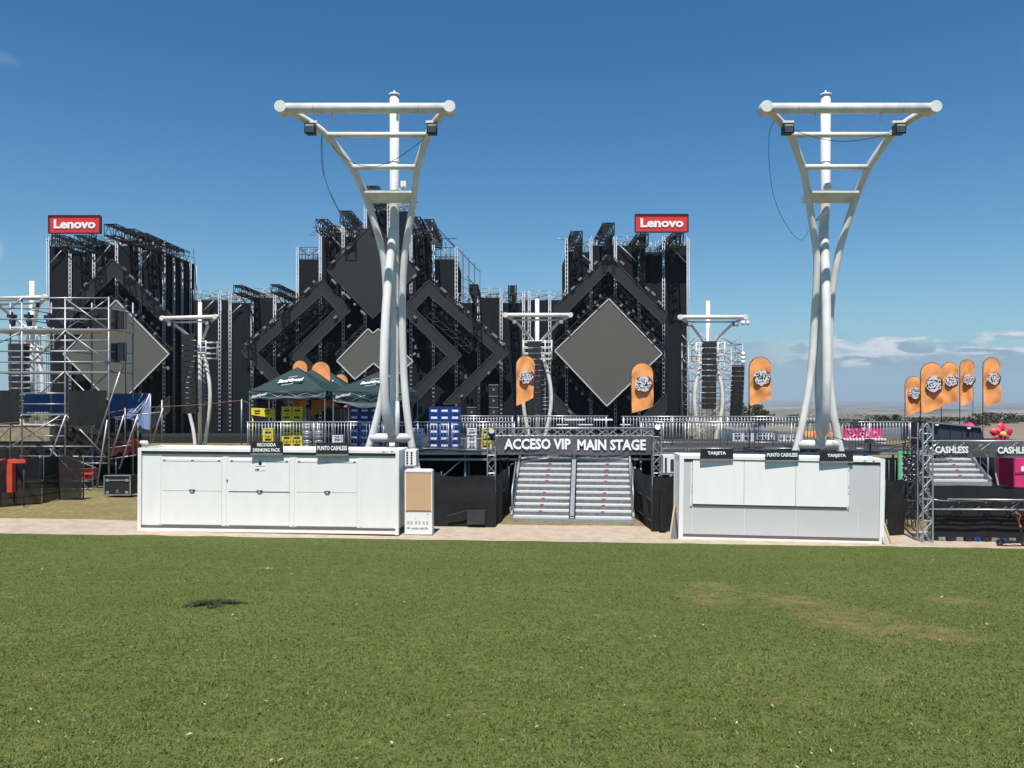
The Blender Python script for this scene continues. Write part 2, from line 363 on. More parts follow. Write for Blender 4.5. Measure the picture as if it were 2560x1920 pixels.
def grass():
    n = 680000
    # denser close to the camera
    u = rng.random(n); y = 3.6*(22.3/3.6)**(u**1.0)
    x = (rng.random(n)*2-1)*(y*.68+.4)
    # clumping
    nzv = np.array([noise.noise((a*2.2, b*2.2, 0)) for a, b in zip(x[::1], y[::1])])
    nz2 = np.array([noise.noise((a*9, b*9, 5)) for a, b in zip(x, y)]); keep = rng.random(n) < np.clip(.66+.8*nzv+1.0*nz2, .04, 1)
    pt = np.zeros(n)
    for (cx, cy, ra, rb) in PATCH: pt = np.maximum(pt, 1-((x-cx)/ra)**2-((y-cy)/rb)**2)
    keep &= rng.random(n) > np.clip(pt, 0, .55)
    x = x[keep]; y = y[keep]; n = len(x)
    lat = -0.015*x*np.clip(y/18, 0, 1); z = 2.55*(1-y/22.4)+lat+.028
    L = (.014+.020*rng.random(n)**1.5)*(1+.15*(y < 9)); L = np.where(rng.random(n) < .01, L*1.7, L)
    wd = .0014+.0024*rng.random(n)+y*.00034
    a = rng.random(n)*2*np.pi; tilt = .55+.95*rng.random(n); b = rng.random(n)*2*np.pi
    dx = np.cos(a)*wd; dy = np.sin(a)*wd
    tx = np.cos(b)*np.sin(tilt)*L; ty = np.sin(b)*np.sin(tilt)*L; tz = np.cos(tilt)*L
    v = np.empty((n, 3, 3)); v[:,0] = np.stack([x-dx, y-dy, z], 1); v[:,1] = np.stack([x+dx, y+dy, z], 1); v[:,2] = np.stack([x+tx, y+ty, z+tz], 1)
    me = bpy.data.meshes.new('grass'); me.vertices.add(3*n); me.vertices.foreach_set('co', v.ravel())
    me.loops.add(3*n); me.loops.foreach_set('vertex_index', np.arange(3*n, dtype=np.int32))
    me.polygons.add(n); me.polygons.foreach_set('loop_start', np.arange(0, 3*n, 3, dtype=np.int32)); me.polygons.foreach_set('loop_total', np.full(n, 3, dtype=np.int32))
    me.update(); me.validate(); me.materials.append(M_blade)
    o = bpy.data.objects.new('grass', me); COL.objects.link(o); tag(o, 'short mown green grass covering the lawn', 'grass', kind='stuff')
grass()
def litter():
    mb = MB()
    for i in range(300):
        y = 4*(21/4)**random.random(); x = (random.random()*2-1)*(y*.66); s = (.005+.013*random.random()**2)*(1+y*.06)
        z = h(x, y)+.055; a = random.random()*6.28; k = .3+.7*random.random(); ti = random.uniform(-.4,.4)
        c, sn = math.cos(a), math.sin(a)
        mb.quad(*[(x+(c*u-sn*v*k)*s, y+(sn*u+c*v*k)*s, z+u*ti*s+abs(v)*s*.3) for u, v in ((-1,0),(-.2,-.6),(1,0),(.1,.6))])
    o = mb.build('fallen_leaves', mat('dry_leaf', (.50,.46,.32), .8, var=.4, scale=9, col2=(.25,.22,.12)))
    tag(o, 'small pale dry leaves and scraps strewn over the lawn', 'leaves', kind='stuff')
litter()
def clod(x, y, wx, wy, label, m, n=420, hh=.07):
    mb = MB()
    for i in range(n):
        a = random.random()*6.28; r = random.random()**.6; px = x+math.cos(a)*r*wx*(1+.25*math.sin(a*3)+.2*math.sin(a*7)); py = y+math.sin(a)*r*wy*(1+.5*math.sin(a*5+1)); 
        if noise.noise((px*5, py*7, 2)) < .0: continue
        py += 0
        z = h(px, py)+.03; b = random.random()*6.28; l = .05+.08*random.random(); t = random.random()*hh*(1-r*.6)
        mb.add([(px-.006, py, z+t*.3),(px+.008, py+.006, z+t*.3),(px+math.cos(b)*l, py+math.sin(b)*l, z+t+.01)], [(0,1,2)])
    o = mb.build('clipping_pile', m); tag(o, label, 'grass clippings', kind='stuff')
clod(XW(527,10.2), 10.2, .36, .27, 'dark matted heap of cut grass lying on the lawn', mat('dark_clippings', (.030,.045,.014), .9, var=.5, scale=9), 1700, .07)
clod(XW(690,14.4), 14.4, .32, .04, 'thin streak of pale dry straw on the far lawn', mat('straw', (.42,.38,.22), .9), 160, .02)

# ------------------------------------------------------------------ haze
def haze():
    mb = MB().box(-19000, 19000, -19000, 19000, -101, 420)
    # terrain skirt reaches past the box bottom only below its own surface
    m = bpy.data.materials.new('haze_air'); m.use_nodes = True; t = m.node_tree; t.nodes.clear()
    o = N(t, 'ShaderNodeOutputMaterial'); v = N(t, 'ShaderNodeVolumePrincipled'); v.inputs['Density'].default_value = 0.9e-4
    v.inputs['Color'].default_value = (.58,.76,.90,1); v.inputs['Anisotropy'].default_value = 0.0
    t.links.new(v.outputs[0], o.inputs['Volume'])
    ob = mb.build('haze', m); tag(ob, 'pale air haze over the distant plain', 'haze', kind='stuff')
HAZE = haze

# ------------------------------------------------------------------ big masts
def catmull(pts, k=6):
    pts = [Vector(p) for p in pts]; out = []
    for i in range(len(pts)-1):
        p0 = pts[max(0, i-1)]; p1 = pts[i]; p2 = pts[i+1]; p3 = pts[min(len(pts)-1, i+2)]
        for j in range(k):
            t = j/k; out.append(.5*((2*p1)+(p2-p0)*t+(2*p0-5*p1+4*p2-p3)*t*t+(3*p1-p0-3*p2+p3)*t**3))
    out.append(pts[-1]); return out
def cable(parent, pts, r=.008, name='cable'):
    return MB().path(catmull(pts, 5), r, 5).build(name, M_dgal, parent)
def big_mast(px, label, mirror):
    Y0 = 27.0; X0 = XW(px, Y0); gz = h(X0, Y0)
    root = thing('lighting_mast', (X0, Y0, gz), label, 'mast', 'tall white curved lighting masts')
    def dx(z): return 0 if not mirror else float(np.interp(z, [-4.2,-1.65,-.14,1.2,3,4.6,5.8,6.8], [-.10,-.12,-.2,-.21,-.16,-.09,-.06,0]))
    e = E-gz                                # eye height above the mast foot
    # (height above eye, forward lean, half width, centre shift)
    K = [(-4.15, 0, 1.45, -.25), (-3.2, 0, 1.16, -.2), (-1.65, 0, .71, -.13), (-.14, .02, .42, -.03), (1.23, .05, .29, .02), (3.0, .12, .27, .02), (4.6, .28, .345, .03),
         (5.78, .5, .585, 0), (6.76, .75, .83, -.06), (7.49, 1.2, 1.08, -.15), (8.31, 1.9, 1.62, -.27), (8.66, 2.45, 2.12, -.38), (8.8, 2.9, 2.57, -.44)]
    for s in (-1, 1):
        pts = catmull([(c+s*w_+dx(z), -f, z+e) for z, f, w_, c in K], 5)
        n = len(pts); rr = [.125 if i < n*.4 else .118 for i in range(n)]
        MB().path(pts, rr, 14).build('curved_arm', M_mast, root)
        c0 = Vector((-.44+s*2.57, -2.9, 8.8+e))
        MB().tube(c0+Vector((0,.25,0)), c0+Vector((0,-.20,0)), .178, 20).build('end_cap', M_mast, root)
    MB().tube((-.44-2.5, -2.9, 8.8+e), (-.44+2.5, -2.9, 8.8+e), .155, 16).build('top_beam', M_mast, root)
    for z, f, w_, c in (K[10], K[9]):
        MB().tube((c-w_-.02, -f-.02, z+e), (c+w_+.02, -f-.02, z+e), .09, 12).build('cross_bar', M_mast, root)
    z, f, w_, c = K[8]
    MB().prism([(c-w_-.05,-f-.20,z+e+.02),(c-w_-.05,-f+.12,z+e-.23),(c-w_-.05,-f+.45,z+e-.23),(c-w_-.05,-f+.45,z+e+.02)], (2*w_+.1,0,0)).box(c-w_+.06, c+w_-.06, -f-.24, -f-.205, z+e-.05, z+e+.045).build('platform_plate', M_mast, root)
    for zz_, x_, y_, r_ in ((3.0+e,dx(3.0),0,.172),(8.0+e,0,0,.172),(7.0+e,0,0,.172)): MB().tube((x_,y_,zz_-.012),(x_,y_,zz_+.012),r_,18).build('weld_ring', M_contg, root)
    for s in (-1,1):
        MB().tube((-.44+s*1.6,-2.9,8.8+e),(-.44+s*1.6+.03,-2.9,8.8+e),.161,18).build('weld_ring', M_contg, root)
    MB().path([(dx(z)+.0, 0, z+e) for z in (3.0-e, 0, 1.2, 3, 4.6, 5.8, 6.8, 10.28)], .16, 18).build('pole', M_mast, root)
    MB().tube((0, 0, 10.28+e), (0, 0, 10.34+e), .19, 14).tube((0, 0, 10.34+e), (0, 0, 10.46+e), .03, 8).build('pole_cap', M_mast, root)
    B = [(5.70,.02),(5.3,.22),(4.6,.52),(3.2,1.08),(1.8,1.42),(.6,1.5),(-.4,1.25),(-1.0,.75),(-1.42,.25)]
    MB().path(catmull([(-.03-.15*f*.67+dx(z), -f*.67-.06, z+e) for z, f in B], 5), [.145]*30+[.15,.155,.16,.16,.165,.165,.16,.15,.12,.07,.02], 16).build('front_bow', M_mast, root)
    q_ = dx(-.8)
    # tapered foot of the pole ending in a point
    MB().path([(q_,-.03,3.9),(q_,-.04,3.3),(q_,-.06,2.8),(q_,-.08,2.55),(q_,-.08,2.45)], [.166,.20,.17,.08,.01], 14).build('pole_point', M_mast, root)
    MB().tube((-.82+q_, .0, 2.66), (.57+q_, .0, 2.66), .15, 14).build('leg_tie', M_mast, root)
    # flood lights
    for s in (-1, 1):
        lx = (-.36+s*2.02) if mirror == 0 else (-.40+s*1.86)
        c = Vector((lx+(.12 if s < 0 else -.12), -2.35, 8.33+e))
        fl = MB().cbox(c, .29, .26, .29).cbox(c+Vector((0,-.15,0)), .33, .04, .33).build('floodlight', M_black, root)
        MB().cbox(c+Vector((0,-.18,-.01)), .26, .02, .24).build('lens', M_lens, fl)
        MB().box(c.x-.2, c.x+.2, c.y-.05, c.y+.05, c.z+.2, c.z+.27).build('bracket', M_white, fl)
    for s in (-.45, .42):
        MB().tube((-.44+s*2.3, -2.9, 8.68+e), (-.44+s*2.3, -2.9, 8.42+e), .035, 8).build('hanging_stub', M_mast, root)
    # cables
    if mirror == 0:
        cable(root, [(-2.0,-2.02,8.36+e),(-2.02,-1.9,7.3+e),(-1.75,-1.4,6.3+e),(-1.3,-.9,5.6+e),(-.62,-.5,5.6+e)])
        cable(root, [(-2.0,-2.0,8.3+e),(-1.98,-1.7,7.0+e),(-1.6,-1.2,6.0+e),(-1.35,-1.0,5.3+e)], .008)
        cable(root, [(-1.9,-1.85,8.3+e),(-1.5,-1.7,7.75+e),(-.8,-1.5,7.45+e),(-.1,-1.5,7.5+e),(.6,-1.7,7.8+e),(1.3,-1.9,8.25+e)], .010)
        c = Vector((.42,-.75,7.05+e)); cm = MB().cbox(c, .18, .2, .18).build('camera_box', M_white, root)
        MB().path(catmull([c+Vector((0,0,-.08)), c+Vector((-.05,0,-.25)), (.25,-.8,6.85+e), (.05,-.78,6.72+e)],3), .05, 8).build('camera_arm', M_white, root)
    else:
        cable(root, [(-2.55,-2.5,8.6+e),(-2.72,-2.45,8.2+e),(-2.65,-2.2,7.3+e),(-2.35,-1.8,6.3+e),(-1.7,-1.2,5.5+e),(-1.1,-.7,5.2+e),(-.75,-.5,5.6+e)])
        cable(root, [(-2.1,-2.3,8.4+e),(-1.2,-2.4,8.05+e),(-.3,-2.4,7.95+e),(.7,-2.4,8.1+e),(1.6,-2.4,8.45+e)], .010)
        c = Vector((-.28,-.85,7.0+e))
        MB().path([c+Vector((0,0,-.14)), c+Vector((0,0,-.05)), c+Vector((0,0,.04)), c+Vector((0,0,.10))], [.12,.14,.12,.04], 12).build('dome_camera', M_white, root)
        MB().tube((-.5,-.5,5.9+e), (-.15,-.5,6.25+e), .05, 8).build('camera_arm', M_white, root)
    return root
big_mast(986, 'tall white tubular mast with curved arms behind the wider white kiosk container', 0)
big_mast(2064, 'tall white tubular mast with curved arms behind the kiosk with grey panels', 1)

# ------------------------------------------------------------------ small masts (second row)
def small_mast(px, Y, label, rot=0, arr=(-.1, 0), arr_h=5.2, dome=False):
    X0 = XW(px, Y); gz = ZW(1110, Y); T = 348/26.27
    gz = min(gz, h(X0, Y)) if Y < 74 else h(X0, Y)
    root = thing('festival_mast', (X0, Y, gz), label, 'mast', 'white masts in front of the stage', (0,0,R(rot)))
    t = ZW(755, 75)-(-1.3)           # total height
    MB().tube((0,0,0), (0,0,t), .19, 14).build('pole', M_mast, root)
    bz = t-1.65
    MB().tube((-3.05,-1.6,bz), (3.05,-1.6,bz), .2, 12).build('top_beam', M_mast, root)
    for s in (-1, 1):
        MB().tube((s*2.95,-1.35,bz), (s*2.95,-1.9,bz), .23, 14).build('end_cap', M_mast, root)
        MB().path(catmull([(s*2.95,-1.5,bz-.05),(s*2.0,-1.3,bz-.55),(s*1.1,-.7,bz-1.45),(s*.22,-.1,bz-2.45)], 4), .13, 10).build('brace_arm', M_mast, root)
        MB().path(catmull([(s*.15,0,bz-2.6),(s*.75,-.1,bz-4.4),(s*1.2,-.2,bz-6.3),(s*1.28,-.2,bz-7.9),(s*1.1,-.1,bz-9.4),(s*.75,0,bz-11.0),(s*.5,0,0)], 5), [.1]+[.17]*30, 12).build('bowed_leg', M_mast, root)
        fl = MB().cbox((s*2.1,-1.7,bz-.62), .42, .3, .4).build('floodlight', M_black, root)
        MB().cbox((s*2.1,-1.87,bz-.62), .34, .03, .3).build('lens', M_lens, fl)
    MB().tube((-2.2,-1.45,bz-.42), (2.2,-1.45,bz-.42), .09, 10).build('cross_bar', M_mast, root)
    # cage gantry
    g = MB()
    for z in (bz-2.3, bz-2.85, bz-3.4, bz-3.9):
        for a, b in (((-1.3,-.9),(1.3,-.9)),((1.3,-.9),(1.3,.9)),((1.3,.9),(-1.3,.9)),((-1.3,.9),(-1.3,-.9))): g.tube((a[0],a[1],z),(b[0],b[1],z),.05,6)
    for a in ((-1.3,-.9),(1.3,-.9),(1.3,.9),(-1.3,.9),(0,.9),(.7,-.9)): g.tube((a[0],a[1],bz-4.0),(a[0],a[1],bz-2.2),.05,6)
    g.build('cage_platform', M_white, root)
    l = MB()
    for z in np.arange(1.5, bz-4, .45): l.tube((.25,.28,z),(.75,.28,z),.03,5)
    l.tube((.25,.28,1.2),(.25,.28,bz-4),.035,6).tube((.75,.28,1.2),(.75,.28,bz-4),.035,6)
    for z in (4.2, 4.55, 4.9, 5.25): l.tube((.2,-.1,z),(1.25,-.1,z),.035,5)
    l.build('ladder', M_galv, root)
    if dome:
        for q in (2.75, 3.15):
            MB().path([(q,-1.7,bz-.75),(q,-1.7,bz-.6),(q,-1.7,bz-.35)], [.05,.2,.16], 10).build('dome_camera', M_white, root)
    return root, (X0, Y, gz+bz)
def line_array(X, Y, ztop, n, wd, label, tilt=0, grp='black hanging line array loudspeakers', kh=.5, bend=.008):
    root = thing('line_array_speaker', (X, Y, ztop), label, 'loudspeaker', grp)
    z = 0; y = 0; a = tilt
    MB().tube((0,0,0),(0,0,1.4),.03,6).build('hoist_chain', M_dgal, root)
    MB().box(-wd/2-.05, wd/2+.05, -.35, .35, 0, .09).build('top_bumper', M_dgal, root)
    for i in range(n):
        p = MB(); hh = kh*.46; c = Vector((0, y, z-hh-.02)); ca, sa = math.cos(a), math.sin(a)
        poly = [(-wd/2,-.4,-hh*.96),(wd/2,-.4,-hh*.96),(wd/2,-.4,hh*.96),(-wd/2,-.4,hh*.96)]
        vs = []
        for (yy, hk) in ((-.4, .97), (.35, .78)):
            for xx, zz in ((-wd/2,-hh*hk),(wd/2,-hh*hk),(wd/2,hh*hk),(-wd/2,hh*hk)):
                vs.append((c.x+xx, c.y+yy*ca-zz*sa, c.z+yy*sa+zz*ca))
        p.add(vs, [(0,1,2,3),(7,6,5,4),(0,4,5,1),(1,5,6,2),(2,6,7,3),(3,7,4,0)])
        for s in (-1, 1): p.cbox((s*(wd/2+.02), c.y-.1, c.z), .05, .12, kh*.3)
        p.build('cabinet', M_black, root)
        z -= kh*math.cos(a); y -= -kh*math.sin(a); a += bend
    return root
_, p1 = small_mast(500, 78, 'white mast with curved legs before the right edge of the dark left stage tower', -14)
_, p2 = small_mast(1343, 73, 'white mast with curved legs between the centre stage and the right hand stage tower')
_, p3 = small_mast(1770, 73, 'white mast with curved legs right of the stage, topped by round cameras', 0, dome=True)
_, p4 = small_mast(80, 66, 'white mast with curved legs seen through the grey scaffold tower', -14)
line_array(XW(474,75.5), 75.5, ZW(838,75.5), 15, 1.25, 'black line array hanging left of the mast beside the left stage tower')
line_array(XW(1336,71), 71, ZW(856,71), 13, 1.15, 'black line array hanging on the mast between centre stage and right tower')
line_array(XW(1773,71), 71, ZW(856,71), 12, 1.15, 'black line array hanging on the mast that carries round cameras')
line_array(XW(48,64), 64, ZW(862,64), 12, 1.3, 'black line array hanging behind the grey scaffold tower at far left')
line_array(XW(1845,80), 80, ZW(915,80), 12, 1.1, 'slanting black line array at the right edge of the lattice tower', tilt=.1, bend=.015)

# ------------------------------------------------------------------ stage
SY = 95.0
def drape(mb, x0, x1, zt, zb, y, x_is_px=True, amp=.16, y1=None):
    xa, xb = (XW(x0, y), XW(x1, y)) if x_is_px else (x0, x1)
    y1 = y if y1 is None else y1
    n = max(10, int(math.hypot(xb-xa, y1-y)/.22)); ph = random.random()*9
    nv = 6
    mb.grid(lambda u, v: (lerp(xa, xb, u)+ (0 if y1 == y else amp*.6*math.sin(u*n*1.1+ph)), lerp(y, y1, u)+amp*math.sin(u*n*1.05+ph+.5*math.sin(v*2+ph))*(.6+.4*v)*(.4+.9*noise.noise((u*3+ph, v*2, 1))), lerp(zt, zb, v)), n, nv)
    return mb
def scaff_post(mb, X, y, z0, z1, wd=.13, r=.045):
    mb.tube((X-wd, y, z0), (X-wd, y, z1), r, 5).tube((X+wd, y, z0), (X+wd, y, z1), r, 5)
    z = z0
    while z < z1: mb.box(X-wd, X+wd, y-.02, y+.02, z, z+.14); z += .5
    return mb
ZB = -1.5
def rails(mb, xa, xb, y, z, n=2, zt=None):
    for k in range(n): mb.tube((xa, y, z+.5*(k+1)), (xb, y, z+.5*(k+1)), .035, 5)
    m = max(1, round(abs(xb-xa)/1.4))
    for i in range(m+1): mb.tube((lerp(xa,xb,i/m), y, z-.3), (lerp(xa,xb,i/m), y, z+.5*n+.12), .035, 5)
    return mb
def stage_block(name, label, bays, posts, side=None, top_px=None, braces=(), depth=8.0, cat='stage tower'):
    Xc = XW((bays[0][0]+bays[-1][1])/2, SY)
    root = thing(name, (Xc, SY, ZB), label, cat)
    for (a, b, yt) in bays:
        drape(MB(), a, b, ZW(yt, SY), ZB, SY).build('drape', M_drape, root, True)
        g = MB(); rails(g, XW(a, SY), XW(b, SY), SY-.05, ZW(yt, SY)+.1, 2); rails(g, XW(a, SY), XW(b, SY), SY+depth*.5, ZW(yt, SY)+.1, 2)
        za = ZW(yt, SY)
        g.tube((XW(a,SY), SY, za+.1), (XW(b,SY), SY+depth*.5, za+1.0), .04, 5).tube((XW(b,SY), SY, za+.1), (XW(b,SY), SY+depth, za+.9), .04, 5)
        g.tube((XW((a+b)/2,SY), SY, za+.9), (XW((a+b)/2,SY), SY+depth, za+.9), .04, 5)
        g.build('guard_rail', M_galv, root, True)
    for (x, yt) in posts:
        scaff_post(MB(), XW(x, SY), SY-.25, ZB, ZW(yt, SY)).build('scaffold_post', M_post, root, True)
    # back and sides closed with cloth so that it is a solid volume
    xa, xb = XW(bays[0][0], SY), XW(bays[-1][1], SY); zt = max(ZW(b[2], SY) for b in bays)-.3
    bk = MB(); drape(bk, xa, xb, min(ZW(b[2], SY) for b in bays)-.2, ZB, SY+depth, False)
    bk.build('rear_drape', M_drape, root, True)
    zl, zr = ZW(bays[0][2], SY), ZW(bays[-1][2], SY)
    drape(MB(), xa, xa, zl, ZB, SY, False, y1=SY+depth).build('side_drape', M_drape, root, True)
    drape(MB(), xb, xb, zr, ZB, SY, False, y1=SY+depth).build('side_drape', M_drape, root, True)
    for (x0, y0, x1, y1) in braces:
        MB().tube(P(x0,y0,SY-.35), P(x1,y1,SY-.35), .07, 6).build('brace', M_post, root, True)
    return root
lt = stage_block('stage_tower', 'tall black draped stage tower with the large grey diamond screen at left', [(124,176,615),(180,235,630),(239,292,615),(297,351,615),(355,411,630)],
    [(122,596),(178,600),(237,600),(294,598),(353,600),(412,606)], braces=[(126,657,160,620),(241,657,276,612),(358,657,374,636)], depth=9)
for k, yy in enumerate((2.2, 4.6, 7.2, 9)):
    scaff_post(MB(), XW(413, SY)+.1, SY+yy, ZB, ZW(622, SY)-.2*k, .1).build('scaffold_post', M_post, lt, True)
rt = stage_block('stage_tower', 'tall black draped stage tower with the grey diamond screen at right', [(1419,1474,630),(1479,1534,614),(1541,1595,614),(1600,1656,630),(1661,1717,614)],
    [(1416,598),(1477,598),(1538,596),(1597,598),(1658,592),(1719,597)], braces=[(1447,630,1476,655),(1550,614,1594,656),(1661,600,1716,657)], depth=9)
ct = stage_block('main_stage', 'stepped black draped centre stage tower with large dark diamond screen', [(747,797,648),(805,858,593),(862,912,593),(918,970,528),(974,1026,528),(1030,1082,593),(1087,1139,648)],
    [(745,619),(802,560),(859,560),(914,515),(972,500),(1028,515),(1084,566),(1141,618)], braces=[(830,592,854,618),(865,620,884,600)], depth=10, cat='stage')
lw = stage_block('stage_wing', 'low black draped stage wing between left tower and centre stage', [(484,500,750),(503,549,750),(554,574,750),(579,629,757),(634,686,744),(691,742,757)],
    [(501,748),(551,735),(577,733),(632,733),(688,733)], braces=[(510,776,534,752),(580,783,604,762),(694,778,715,760)], depth=7, cat='stage wing')
rw = stage_block('stage_wing', 'low black draped stage wing between centre stage and right tower', [(1146,1194,757),(1199,1250,744),(1255,1306,757),(1312,1321,750),(1325,1371,750),(1377,1412,750)],
    [(1197,733),(1253,731),(1309,731),(1323,735),(1374,738)], depth=7, cat='stage wing')
# open scaffold on the right shoulder of the centre stage
g = MB()
for k, (x, y0) in enumerate(((1141,616),(1148,622),(1156,630),(1167,640))):
    Yd = SY+1+k*2.5; X_ = XW(1141, SY)+.6*k
    g.tube((X_, Yd, ZB), (X_, Yd, ZW(y0, SY)), .06, 5)
    g.tube((X_+.7, Yd, ZB), (X_+.7, Yd, ZW(y0, SY)-.3), .05, 5)
for z in np.arange(9, 20, 1.1): g.tube((XW(1141,SY), SY+1, z), (XW(1141,SY)+1.8, SY+8.5, z), .04, 5)
g.tube((XW(1085,SY), SY+.5, ZW(560,SY)), (XW(1141,SY)+2.4, SY+8.5, ZW(650,SY)), .05, 5)
for k in range(5): g.tube((XW(1088,SY)+.5*k, SY+1+k, ZW(648,SY)), (XW(1088,SY)+.5*k, SY+1+k, ZW(575,SY)-.45*k), .05, 5)
for z in np.arange(ZW(640,SY), ZW(575,SY), 1.1): g.tube((XW(1085,SY), SY+.5, z), (XW(1141,SY), SY+.5, z), .045, 5)
g.build('open_scaffold', M_dgal, ct, True)
g = MB()
for x in (748, 755, 763, 772, 783, 794): g.tube(P(x,648,SY+2), P(x,619+(x-748)*.3,SY+2), .05, 5)
g.tube(P(748,620,SY), P(772,640,SY), .05, 5).tube(P(772,640,SY), P(797,622,SY), .05, 5)
for y in (619, 624, 636): g.tube(P(748,y,SY), P(797,y,SY), .04, 5)
g.build('open_scaffold', M_dgal, ct, True)
# pale scaffold clutter on the roofs
def clutter(parent, x0, x1, y0, y1, n, m=M_galv, seed=1):
    rr = random.Random(seed); g = MB()
    for i in range(n):
        a = P(rr.uniform(x0,x1), rr.uniform(y0,y1), SY+rr.uniform(.2,5)); hor = rr.random() < .5
        b = a+(Vector((rr.uniform(-2,2), rr.uniform(-1,3), rr.uniform(-.3,.3))) if hor else Vector((rr.uniform(-.6,.6), 0, rr.uniform(-1.6,-.5))))
        g.tube(a, b, .045, 5)
    g.build('roof_scaffold_tubes', m, parent, True)
clutter(lt, 126, 408, 598, 614, 110, seed=2); clutter(rt, 1420, 1714, 600, 612, 60, seed=3)
clutter(ct, 806, 905, 565, 590, 90, seed=4); clutter(ct, 1034, 1082, 565, 590, 40, seed=5); clutter(ct, 920, 1024, 500, 526, 60, seed=6)
clutter(lw, 582, 742, 730, 750, 90, seed=7); clutter(rw, 1146, 1306, 732, 750, 70, seed=8)
clutter(lt, 126, 408, 596, 612, 60, M_dgal, 9); clutter(ct, 806, 905, 560, 588, 50, M_dgal, 10)
# black roof trusses running from front to back
def roof_truss(parent, px, py, wpx, front=4.5, L=12, hgt=1.3):
    Yn = SY-front; w_ = wpx*Yn/F; X_ = XW(px, Yn); z = ZW(py, Yn)
    t = MB(); t.truss((X_, Yn, z-hgt/2), (X_, Yn+L, z-hgt/2), hgt, .07, 1.0)
    for s in (-1, 1):
        t.box(X_+s*w_/2-.03, X_+s*w_/2+.03, Yn, Yn+L, z-hgt, z-hgt+.16)
    for i in range(int(L/.55)): t.box(X_-w_/2, X_+w_/2, Yn+i*.55, Yn+i*.55+.12, z-.12, z)
    t.box(X_-w_/2, X_+w_/2, Yn, Yn+.1, z-.3, z)
    t.build('roof_truss', M_black, parent, True)
    MB().tube((X_, Yn+.6, z-hgt), (X_, SY-.1, z-hgt-2.2), .07, 6).tube((X_, SY-.4, z-hgt-2.2), (X_, SY-.4, z-hgt+.2), .07, 6).build('truss_strut', M_dgal, parent, True)
for px, py, wp in ((275,560,18),(143,588,12),(200,588,16),(320,572,14),(352,583,14)): roof_truss(lt, px, py, wp, 6)
for px, py, wp in ((804,548,12),(864,527,20),(932,465,20),(1036,542,14),(1069,548,16)): roof_truss(ct, px, py, wp)
for px, py, wp in ((594,713,14),(687,711,14)): roof_truss(lw, px, py, wp, 6, 10, .9)
for px, py, wp in ((1184,711,18),(1281,714,12)): roof_truss(rw, px, py, wp, 6, 10, .9)
for px, py, wp in ((1442,578,16),(1522,557,20),(1607,584,14),(1695,583,14)): roof_truss(rt, px, py, wp, 4, 10)
for px, y0, y1, Yd in ((1450,600,700,SY-.8),(1524,590,640,SY-.8),(1606,584,712,SY-.8)):
    MB().truss(P(px,y1,Yd), P(px,y0,Yd), .5, .06, .6).box(XW(px,Yd)-.2, XW(px,Yd)+.2, Yd+.3, Yd+.34, ZW(y1,Yd), ZW(y0,Yd)).build('vertical_truss', M_black, rt, True)
# guy lines between roofs
for p_, a, b in ((lt,(483,622),(492,728)),(ct,(1090,575),(1140,620)),(rw,(1167,690),(1185,712))):
    MB().tube(P(*a,SY), P(*b,SY), .045, 5).build('guy_line', M_dgal, p_, True)
# screens
def flat(poly, Y, th=.5):
    mb = MB(); mb.prism([P(x, y, Y) for x, y in poly], (0, th, 0)); return mb
def led(name, poly, Y, label, m, trusspts=None, lamps=(), cat='stage screen', grp=None, backs=()):
    cx = sum(p[0] for p in poly)/len(poly); cy = max(p[1] for p in poly)
    c = P(cx, cy, Y); root = thing(name, c, label, cat, grp)
    flat(poly, Y).build('led_panel', m, root, True)
    n = len(poly)
    if False:
        sm = MB(); A_, B_, C_, D_ = [P(*q, Y-.012) for q in poly]
        for k in range(1, 10):
            t_ = k/10; sm.bar(A_.lerp(B_, t_), D_.lerp(C_, t_), .03, .02); sm.bar(A_.lerp(D_, t_), B_.lerp(C_, t_), .03, .02)
        sm.build('panel_seams', M_seam if m is M_led else M_black, root, True)
    ed = MB()
    for i in range(n): ed.bar(P(*poly[i], Y-.02), P(*poly[(i+1) % n], Y-.02), .1, .12)
    ed.build('edge_trim', M_contg if m is M_led else M_dgal, root, True)
    for b in backs: MB().truss(P(b[0],b[1],Y+1.1), P(b[2],b[3],Y+1.1), .6, .05, .7).build('back_truss', M_black, root, True)
    for (x, y, a, l) in lamps:
        c0 = P(x, y, Y-.15); d = Vector((math.cos(R(a)), 0, math.sin(R(a))))*l*Y/F/2
        MB().bar(c0-d, c0+d, .26, .24).build('lamp_bar', M_spot2, root, True)
    return root
SC = SY-2.0
led('diamond_screen', [(290,750),(422,885),(290,1019),(158,885)], SC-.3, 'large light grey diamond screen on the left stage tower', M_led,
    lamps=[(316,765,-45,5),(340,788,-45,5),(388,835,45,7),(420,920,-60,8)], backs=[(296,744,428,880),(284,744,152,880)])
led('diamond_screen', [(1522,747),(1655,884),(1517,1015),(1387,877)], SC-.3, 'large light grey diamond screen on the right stage tower', M_led,
    lamps=[(1553,763,50,7),(1571,783,50,7),(1619,833,50,8),(1636,851,50,8),(1422,830,-50,7),(1494,763,-60,6)], backs=[(1528,741,1663,878),(1516,741,1381,872),(1381,884,1511,1022),(1523,1022,1661,890)])
led('chevron_screen', [(281,648),(432,791),(413,812),(286,690),(160,812),(141,791)], SC, 'dark grey chevron screen framing the top of the left diamond', M_ledd,
    lamps=[(249,673,45,11),(214,711,45,11),(236,693,45,5),(312,672,-45,11),(331,694,-42,18),(353,711,-42,11),(371,731,-45,18),(393,748,-42,11),(407,769,-45,16)], grp='dark chevron screens of the stage', backs=[(150,800,281,668),(281,668,420,802)])
